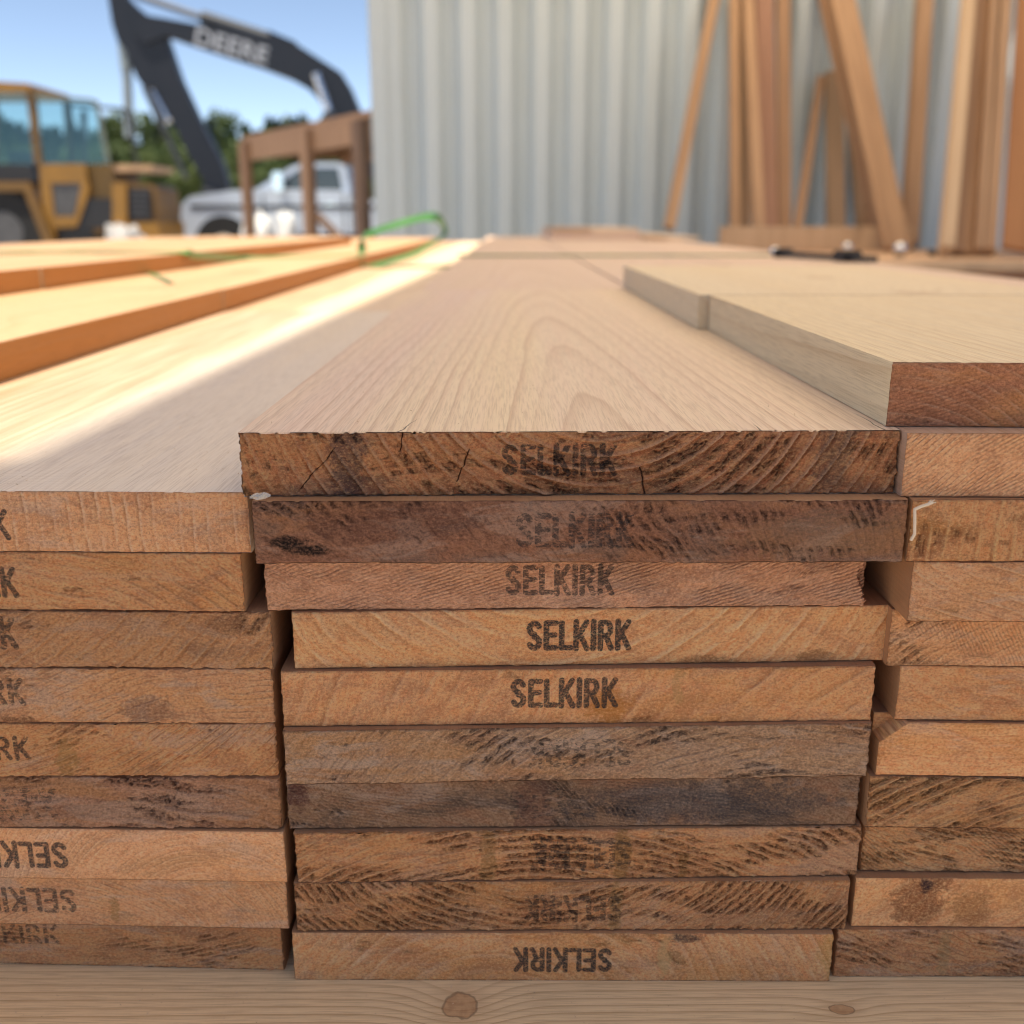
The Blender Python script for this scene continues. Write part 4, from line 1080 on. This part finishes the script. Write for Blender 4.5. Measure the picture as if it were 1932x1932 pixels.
# ================================================================ PICKUP
white = plain("white truck paint", (.56, .63, .74), .22, 0.0, var=.03, coat=.6)
tglass = plain("truck glass", (.03, .04, .05), .05, 0, spec=.8)
tyre = plain("tyre rubber", (.02, .02, .021), .8)
chrome = plain("chrome", (.8, .82, .85), .1, 1.0, var=.03)
def pickup():
    Y = 20.5
    x0 = atY(342, 420, Y).x
    root = empty("pickup_truck", (x0, Y, 0)); tag(root, "white pickup truck facing left behind the timber frame", "pickup truck")
    def wheel_arc(cx, r, n=10): return [(cx + r * math.cos(math.pi * i / n), .42 + r * math.sin(math.pi * i / n)) for i in range(n + 1)]
    wa = wheel_arc(.80, .50); wb = wheel_arc(4.45, .50)   # run from +x to -x
    body = [(0.0, .50), (.0, 1.00), (.04, 1.22), (.22, 1.36), (.9, 1.45), (1.50, 1.50), (3.27, 1.46), (3.30, 1.30), (5.75, 1.30), (5.78, .62), (4.98, .50)] + wb[1:] + [(3.9, .38), (1.4, .38)] + wa[1:] + [(.25, .45)]
    MB().prism(body, 0, 1.95).build("body", white, root, bevel=.03, smooth=True)
    cab = [(1.48, 1.50), (2.15, 1.90), (2.38, 1.97), (3.05, 1.97), (3.18, 1.90), (3.26, 1.42)]
    MB().prism(cab, .12, 1.83).build("cab", white, root, bevel=.03, smooth=True)
    for pts in ([(1.72, 1.46), (2.26, 1.83), (2.44, 1.88), (3.04, 1.88), (3.12, 1.44)],):
        MB().prism(pts, .105, .119).build("window", tglass, root)
    ws = MB(); a = Vector((1.52, 0, 1.545)); b = Vector((2.12, 0, 1.87)); md = (a + b) / 2; ang = math.atan2(b.z - a.z, b.x - a.x)
    ws.box((md.x - .012, .975, md.z + .02), ((b - a).length, 1.55, .02), Matrix.Rotation(-ang, 3, 'Y')).build("windscreen", tglass, root)
    for xs_ in (1.60, 3.14, 3.30):
        MB().box((xs_, -.004, 1.0), (.025, .02, .80)).build("door_seam", dsteel, root)
    MB().box((2.6, -.01, .56), (2.4, .03, .20)).build("side_step", dsteel, root, bevel=.01)
    MB().box((2.3, -.006, 1.16), (4.2, .02, .07)).build("side_trim", dsteel, root)
    for cx in (.80, 4.45):
        MB().cyl((cx, -.008, .44), (cx, .02, .44), .57, .57, 28).build("wheel_arch", tyre, root)
        for y0, y1 in ((-.02, .24), (1.70, 1.96)):
            w_ = MB().cyl((cx, y0, .42), (cx, y1, .42), .42, .42, 28).build("wheel", tyre, root, bevel=.03)
            MB().cyl((cx, y0 - .006 if y0 < 1 else y1 + .006, .42), (cx, y0 + .05 if y0 < 1 else y1 - .05, .42), .25, .25, 20).build("rim", chrome, w_)
    mm = MB().box((1.95, -.16, 1.62), (.20, .22, .34)).build("mirror", chrome, root, bevel=.03)
    for y in (.18, 1.77): MB().box((.02, y, 1.12), (.10, .30, .18)).build("headlight", chrome, root, bevel=.02)
    MB().box((-.03, .975, .95), (.06, 1.2, .42)).build("grille", dsteel, root, bevel=.01)
    MB().box((-.06, .975, .58), (.12, 1.9, .2)).build("bumper", chrome, root, bevel=.03)
    MB().box((2.88, -.003, 1.22), (.16, .02, .03)).build("door_handle", chrome, root)
pickup()

# ================================================================ WHEEL LOADER
def loader():
    Y = 18.0
    k = .171
    def px(zx, zy, yy=Y): q = atY(k * zx, 141 + k * zy, yy); return q
    org = px(300, 1800); ox = org.x
    root = empty("wheel_loader", (ox, Y, 0)); tag(root, "yellow wheel loader with a glazed cab at the left picture edge", "wheel loader")
    yel = plain("loader yellow", (.32, .155, .018), .42, var=.12, scale=2, coat=.15)
    dyel = plain("loader yellow worn", (.19, .10, .025), .5, var=.2, scale=2)
    blk = plain("loader black", (.025, .025, .028), .5)
    gry = plain("loader grey panel", (.10, .10, .105), .6)
    gl = G("loader window glass")
    tr = gl.n("ShaderNodeBsdfTransparent"); tr.inputs[0].default_value = (.66, .78, .78, 1)
    gs = gl.n("ShaderNodeBsdfGlossy"); gs.inputs['Roughness'].default_value = .05; gs.inputs[0].default_value = (.7, .9, .95, 1)
    mx = gl.n("ShaderNodeMixShader"); mx.inputs[0].default_value = .06
    gl.nt.links.new(tr.outputs[0], mx.inputs[1]); gl.nt.links.new(gs.outputs[0], mx.inputs[2]); gl.nt.links.new(mx.outputs[0], gl.out.inputs[0])
    glass = gl.mat
    def P(name, pts, mat, y0, y1, bev=.01, parent=root, **kw):
        q = [px(a, b) for a, b in pts]
        return MB().prism([(p_.x - ox, p_.z) for p_ in q], y0, y1).build(name, mat, parent, bevel=bev, **kw)
    P("roof", [(-560, 60), (0, 78), (325, 98), (350, 150), (300, 190), (-560, 190)], yel, -.05, 1.55, .03)
    for y in (0, 1.42):
        P("pillar", [(290, 180), (365, 180), (385, 300), (455, 980), (380, 990), (300, 320)], dyel, y, y + .08)
        P("pillar", [(-560, 180), (-500, 180), (-500, 990), (-560, 990)], dyel, y, y + .08)
    f = P("window_frame", [(370, 205), (1000, 262), (1075, 292), (1210, 985), (1165, 985), (1040, 330), (990, 300), (395, 245), (470, 985), (440, 985)], plain("window frame grey green", (.16, .18, .15), .5), .02, .06, 0)
    P("window", [(395, 248), (988, 302), (1040, 335), (1160, 985), (475, 985)], glass, .034, .040, 0, f)
    P("window", [(-500, 195), (295, 195), (372, 985), (-500, 985)], glass, .034, .040, 0)
    f = P("window_frame", [(370, 205), (1000, 262), (1075, 292), (1210, 985), (1165, 985), (1040, 330), (990, 300), (395, 245), (470, 985), (440, 985)], blk, 1.4, 1.44, 0)
    P("seat", [(40, 800), (120, 830), (180, 985), (330, 1000), (330, 1160), (-60, 1160), (-60, 820)], blk, .45, 1.0, .04)
    P("body", [(-560, 985), (330, 985), (400, 1180), (-560, 1180)], blk, .02, 1.5)
    P("side_panel", [(430, 985), (940, 985), (960, 1195), (900, 1195), (560, 1195), (600, 1560), (830, 1560), (900, 1195), (985, 1195), (960, 1350), (845, 1680), (600, 1690), (610, 1860), (525, 1860), (450, 1300)], yel, .0, .10, 0)
    P("access_door", [(566, 1198), (893, 1198), (812, 1556), (604, 1556)], gry, .02, .09, 0)
    P("hood", [(940, 985), (1200, 985), (1240, 1180), (1400, 1185), (1620, 1200), (1690, 1260), (1740, 1760), (960, 1760), (940, 1700)], dyel, .12, 1.35, .03)
    P("engine_bay", [(945, 1365), (1235, 1365), (1235, 1690), (845, 1690)], blk, .03, .10, 0)
    P("lower_frame", [(610, 1700), (1000, 1700), (1000, 1990), (560, 1990)], blk, .10, 1.35)
    P("rear_post", [(1238, 1185), (1390, 1190), (1400, 1760), (1240, 1760)], yel, .0, .11, .01)
    gr = P("grille", [(1395, 1245), (1640, 1260), (1660, 1605), (1410, 1605)], blk, .06, .115, 0)
    for i in range(5):
        P("slat", [(1430, 1290 + 62 * i), (1620, 1298 + 62 * i), (1622, 1312 + 62 * i), (1430, 1306 + 62 * i)], plain("slat grey %d" % i, (.10, .10, .11), .5), .04, .058, 0, gr)
    P("bumper", [(1240, 1765), (1390, 1640), (1750, 1625), (1760, 1760), (1760, 1800), (1240, 1830)], yel, -.02, 1.4, .02)
    P("hood_top", [(1205, 985), (1640, 990), (1650, 1050), (1210, 1065)], plain("orange highlight-tinted panel", (.58, .36, .20), .45), .15, 1.30, .02)  # hood top coloured lighter to carry its highlight
    P("fender", [(-560, 1180), (320, 1180), (365, 1240), (620, 1850), (520, 1870), (300, 1290), (-560, 1285)], dyel, -.12, .5, .01)
    P("exhaust", [(640, 330), (700, 330), (710, 985), (650, 985)], blk, .9, .98, .01)
    for (zx, yc) in ((60, .0), (60, 1.25)):
        q = px(zx, 1800)
        w_ = MB().cyl((q.x - ox, yc - .05, .72), (q.x - ox, yc + .42, .72), .72, .72, 36).build("wheel", tyre, root, bevel=.05)
        MB().cyl((q.x - ox, yc - .06, .72), (q.x - ox, yc + .1, .72), .34, .34, 24).build("rim", gry, w_)
    qx = px(60, 1800).x - ox - 2.9
    for yc in (0, 1.25):
        w_ = MB().cyl((qx, yc - .05, .72), (qx, yc + .42, .72), .72, .72, 36).build("wheel", tyre, root, bevel=.05)
        MB().cyl((qx, yc - .06, .72), (qx, yc + .1, .72), .34, .34, 24).build("rim", dyel, w_)
    MB().box((qx + .2, .8, 1.1), (1.6, .9, .7)).build("front_frame", yel, root, bevel=.03)
    MB().prism([(qx - 1.9, .1), (qx - 1.0, .1), (qx - .9, .9), (qx - 1.1, 1.3), (qx - 1.25, .5), (qx - 2.0, .15)], -.3, 1.95).build("bucket", dyel, root, bevel=.01)
loader()

# ================================================================ EXCAVATOR
def excavator():
    Y = 27.0
    k = .3905
    def px(zx, zy): return atY(k * zx, k * zy, Y)
    org = px(1900, 1000); ox = org.x
    root = empty("excavator", (ox, Y, 0)); tag(root, "excavator whose dark arm arches across the sky, body behind the container", "excavator")
    dk = plain("excavator charcoal", (.012, .015, .024), .45, var=.1, scale=1.5)
    dk2 = plain("excavator dark grey", (.05, .055, .065), .5)
    rod = plain("hydraulic rod", (.62, .65, .72), .25, .9)
    yel = plain("excavator yellow", (.5, .29, .03), .45)
    def P(name, pts, mat, y0, y1, bev=.02, parent=root):
        q = [px(a, b) for a, b in pts]
        return MB().prism([(p_.x - ox, p_.z) for p_ in q], y0, y1).build(name, mat, parent, bevel=bev)
    boom = P("boom", [(640, 30), (700, 72), (800, 88), (960, 118), (1260, 168), (1330, 178), (1420, 205), (1530, 275), (1640, 345), (1690, 425), (1755, 580), (1900, 820), (2000, 860), (2000, 950), (1850, 930),
               (1720, 780), (1610, 590), (1540, 480), (1490, 430), (1400, 378), (1250, 322), (1080, 268), (930, 218), (800, 172), (700, 210), (640, 150)], dk, 0, .55)
    P("stick", [(470, -260), (560, -260), (600, -20), (640, 20), (760, 120), (800, 190), (865, 380), (955, 570), (1065, 780), (1100, 900), (1105, 1010), (1020, 1010), (985, 890), (900, 740), (815, 560), (745, 425), (690, 425), (650, 365), (600, 240), (560, 190), (535, 110), (515, -20)], dk, .08, .47)
    # lettering on the boom
    g2 = plain("boom lettering", (.42, .44, .48), .5)
    a = px(940, 168); b = px(1290, 268)
    ang = math.atan2(b.z - a.z, b.x - a.x)
    tc = bpy.data.curves.new("lettering", 'FONT'); tc.body = "DEERE"; tc.size = .56; tc.extrude = .004; tc.space_character = 1.02; tc.offset = .012
    to = bpy.data.objects.new("tmp", tc); COL.objects.link(to)
    bpy.context.view_layer.update()
    me = bpy.data.meshes.new_from_object(to.evaluated_get(bpy.context.evaluated_depsgraph_get()))
    bpy.data.objects.remove(to)
    xs = [v.co.x for v in me.vertices]; wd = max(xs) - min(xs)
    sc = (b - a).length / wd
    for v in me.vertices: v.co.x = (v.co.x - min(xs)) * sc
    p0 = px(938, 212)
    link("lettering", me, g2, boom, (p0.x - ox, -.006, p0.z), (R(90), -ang, 0))
    # cylinders
    def cyl(name, pts, r, mat, y=.28, parent=root):
        q = [px(a_, b_) for a_, b_ in pts]; m = MB()
        m.cyl((q[0].x - ox, y, q[0].z), (q[1].x - ox, y, q[1].z), r, r, 16)
        return m.build(name, mat, parent, smooth=True)
    cyl("arm_cylinder", ((960, 72), (1290, 178)), .16, dk2); cyl("cylinder_rod", ((640, -35), (970, 78)), .085, plain("rod grey", (.14, .15, .17), .4))
    P("cylinder_bracket", [(1250, 150), (1290, 140), (1420, 195), (1400, 240), (1280, 200)], dk, .18, .4)
    cyl("boom_cylinder", ((1530, 360), (1600, 560)), .11, rod, -.12); cyl("boom_cylinder_sleeve", ((1590, 540), (1750, 960)), .15, dk2, -.12)
    cyl("bucket_cylinder", ((548, -100), (592, 330)), .15, plain("cylinder grey blue", (.28, .33, .35), .4)); cyl("bucket_rod", ((590, 310), (608, 660)), .12, plain("rod blue grey", (.30, .35, .38), .4))
    cyl("linkage", ((700, 420), (800, 640)), .09, dk2, .02); cyl("linkage_rod", ((725, 440), (805, 580)), .13, rod, .22); cyl("linkage", ((790, 620), (900, 860)), .07, dk2, .02)
    P("bucket", [(985, 900), (1110, 960), (1140, 1130), (1060, 1240), (930, 1240), (870, 1130), (960, 1120), (1000, 1010)], dk2, -.2, .75)
    # upper body, cab and tracks behind the container
    bx = px(2050, 1000).x - ox
    MB().box((bx + 1.6, .4, 1.9), (4.4, 2.9, 1.3)).build("engine_housing", yel, root, bevel=.08)
    MB().box((bx + .1, -.6, 2.4), (1.6, 1.0, 1.8)).build("cab", dk, root, bevel=.08)
    for y in (-.9, 1.6):
        MB().box((bx + 1.2, y, .5), (4.6, .6, .95)).build("track", tyre, root, bevel=.2)
    MB().cyl((bx + 1.2, .35, .9), (bx + 1.2, .35, 1.3), .9, .9, 24).build("slew_ring", dk2, root)
excavator()

# ================================================================ WHITE HEAPS NEAR THE TRUCK
def heap(u, v, Y, wpx, label, seed, mat):
    top = atY(u, v, Y); rx = wpx / 2 / 1932 * Y
    bm = bmesh.new()
    bmesh.ops.create_icosphere(bm, subdivisions=4, radius=1)
    rr = random.Random(seed); ph = [rr.uniform(0, 6) for _ in range(8)]
    for vt in bm.verts:
        c = vt.co
        f = 1 + .13 * math.sin(5 * c.x + ph[0]) * math.sin(4 * c.z + ph[1]) + .08 * math.sin(11 * c.x + ph[2] + 7 * c.y) + .05 * math.sin(19 * c.z + 13 * c.x + ph[3])
        vt.co = Vector((c.x * rx * f, c.y * rx * f, max(0, (c.z * .5 + .5)) * top.z * (f * .5 + .5)))
    me = bpy.data.meshes.new("tarp_heap"); bm.to_mesh(me); bm.free()
    for p_ in me.polygons: p_.use_smooth = True
    o = link("covered_heap", me, mat, None, (top.x, Y, 0)); tag(o, label, "tarp heap", "sheet covered heaps")
wt = plain("white tarpaulin", (.80, .80, .78), .45, var=.08, bump=.02)
heap(488, 404, 14.5, 62, "white sheet-covered heap in front of the truck's front wheel", 2, wt)
heap(538, 398, 15.2, 40, "small white sheet-covered heap beside the timber frame's left leg", 6, wt)
heap(232, 421, 15.0, 85, "grey sheet-covered heap in front of the wheel loader's rear", 4, plain("grey sheet", (.45, .43, .41), .6, bump=.02))

# ================================================================ TREES
def leaf_mat(name, c1, c2):
    g = G(name)
    n = g.noise(g.coord(), .9, 4, .6)
    g.col(g.mix(g.ss(n, .35, .65), c1, c2)); g.rough(.6); g.spec(.25)
    return g.mat
LM = [leaf_mat("conifer needles", (.06, .10, .042), (.10, .145, .055)), leaf_mat("dark spruce needles", (.040, .064, .042), (.066, .09, .052)), leaf_mat("broadleaf green", (.08, .12, .04), (.13, .17, .055))]
bark = plain("bark", (.10, .075, .055), .9)
def tree_mesh(kind, seed, H):
    r = np.random.default_rng(seed)
    n = 5200
    if kind < 2:
        t = r.uniform(0, 1, n) ** .8
        z = .06 * H + t * .94 * H
        layer = .75 + .35 * np.abs(np.sin(z / H * 40 + r.normal(0, .4, n)))
        rad = (1 - t) ** .85 * H * (.20 if kind else .25) * layer * np.sqrt(r.uniform(.15, 1, n)) + .05
        a = r.uniform(0, 2 * np.pi, n)
        rad *= 1 + .35 * np.sin(a * 3 + z * 1.7) * .6
        P = np.stack([rad * np.cos(a), rad * np.sin(a), z - rad * .25], -1)
        s = .13
    else:
        cl = r.normal(0, 1, (26, 3)); cl /= np.linalg.norm(cl, axis=1)[:, None]
        cl = cl * r.uniform(.4, 1, (26, 1)) * np.array([.26 * H, .26 * H, .34 * H]) + np.array([0, 0, .58 * H])
        ci = r.integers(0, 26, n)
        q = r.normal(0, 1, (n, 3)); q /= np.linalg.norm(q, axis=1)[:, None]
        P = cl[ci] + q * (H * .095) * r.uniform(.5, 1.05, (n, 1)); s = .15
    V = []; F = []
    d1 = r.normal(0, 1, (n, 3)); d1 /= np.linalg.norm(d1, axis=1)[:, None]
    d2 = r.normal(0, 1, (n, 3)); d2 = np.cross(d1, d2); d2 /= np.linalg.norm(d2, axis=1)[:, None]
    ss = r.uniform(.6, 1.5, (n, 1)) * s
    V = np.stack([P - d1 * ss, P - d2 * ss * .5, P + d1 * ss, P + d2 * ss * .5], 1).reshape(-1, 3)
    F = np.arange(n * 4).reshape(-1, 4)
    me = bpy.data.meshes.new("crown"); me.from_pydata(V.tolist(), [], F.tolist()); me.update()
    me.materials.append(LM[kind])
    m = MB(); m.cyl((0, 0, 0), (0, 0, H * (.95 if kind < 2 else .6)), .022 * H, .004 * H if kind < 2 else .012 * H, 8)
    rr = random.Random(seed)
    for i in range(7):
        z = H * rr.uniform(.25, .6); an = rr.uniform(0, 6.28); l = H * .13
        m.cyl((0, 0, z), (l * math.cos(an), l * math.sin(an), z + l * .5), .006 * H, .002 * H, 5)
    bmesh.ops.recalc_face_normals(m.bm, faces=m.bm.faces)
    tme = bpy.data.meshes.new("trunk"); m.bm.to_mesh(tme); m.bm.free(); tme.materials.append(bark)
    return me, tme
PROTO = [(0,) + tree_mesh(0, 1, 8.), (0,) + tree_mesh(0, 2, 8.), (1,) + tree_mesh(1, 3, 8.), (1,) + tree_mesh(1, 4, 8.), (2,) + tree_mesh(2, 5, 8.), (2,) + tree_mesh(2, 6, 8.)]
KN = ["bushy conifer", "slim dark spruce", "round leafy tree"]
rt = random.Random(12)
WHERE = ["left of the loader cab", "seen through the loader cab", "seen through the loader window", "between the loader and the excavator stick", "behind the excavator stick", "under the excavator boom", "behind the timber frame", "beside the container edge"]
def where(u):
    for lim, wv in ((0, 0), (62, 1), (185, 2), (250, 3), (400, 4), (480, 5), (640, 6)):
        if u < lim: return WHERE[wv]
    return WHERE[7]
spots = []
u = -260
while u < 860:
    spots.append((u, 62 + rt.uniform(-6, 6), rt.uniform(212, 252)))
    u += rt.uniform(17, 27)
u = -200
while u < 800:
    spots.append((u, 48 + rt.uniform(-4, 4), rt.uniform(265, 330)))
    u += rt.uniform(40, 60)
for i, (u, Y, vtop) in enumerate(spots):
    p_ = atY(u, vtop, Y)
    k = rt.choice([0, 1, 2, 3, 2, 3, 4, 5]) if Y > 53 else rt.choice([4, 5, 4, 5, 0])
    kind, cme, tme = PROTO[k]
    s = p_.z / 8.0
    if kind == 2: s *= 1.08
    nm = ["conifer", "spruce", "leafy_tree"][kind]
    root = empty(nm, (p_.x, Y, 0), rt.uniform(0, 6.28)); root.scale = (s * rt.uniform(.95, 1.35),) * 2 + (s,)
    tag(root, "%s %s %s" % (["bushy conifer", "slim dark spruce", "round leafy tree"][kind], "in the far tree line" if Y > 53 else "in front of the tree line", where(u)), "tree", "trees beyond the yard")
    c = bpy.data.objects.new("crown", cme); COL.objects.link(c); c.parent = root
    t = bpy.data.objects.new("trunk", tme); COL.objects.link(t); t.parent = root
# far wooded mass behind the tree line
def wood_mass():
    r = np.random.default_rng(5); n = 20000
    X = r.uniform(-110, 10, n); Yy = r.uniform(72, 90, n)
    top = 6.0 + 1.0 * np.sin(X * .3) + .9 * np.sin(X * .83 + 1)
    Z = r.uniform(0, 1, n) ** .7 * top
    P = np.stack([X, Yy, Z], -1)
    d1 = r.normal(0, 1, (n, 3)); d1 /= np.linalg.norm(d1, axis=1)[:, None]
    d2 = np.cross(d1, r.normal(0, 1, (n, 3))); d2 /= np.linalg.norm(d2, axis=1)[:, None]
    s = r.uniform(.4, 1.0, (n, 1))
    V = np.stack([P - d1 * s, P - d2 * s * .6, P + d1 * s, P + d2 * s * .6], 1).reshape(-1, 3)
    me = bpy.data.meshes.new("far_wood"); me.from_pydata(V.tolist(), [], np.arange(n * 4).reshape(-1, 4).tolist()); me.update()
    o = link("far_wood", me, LM[1]); tag(o, "dense dark wood beyond the tree line", "wood", None, "stuff")
wood_mass()
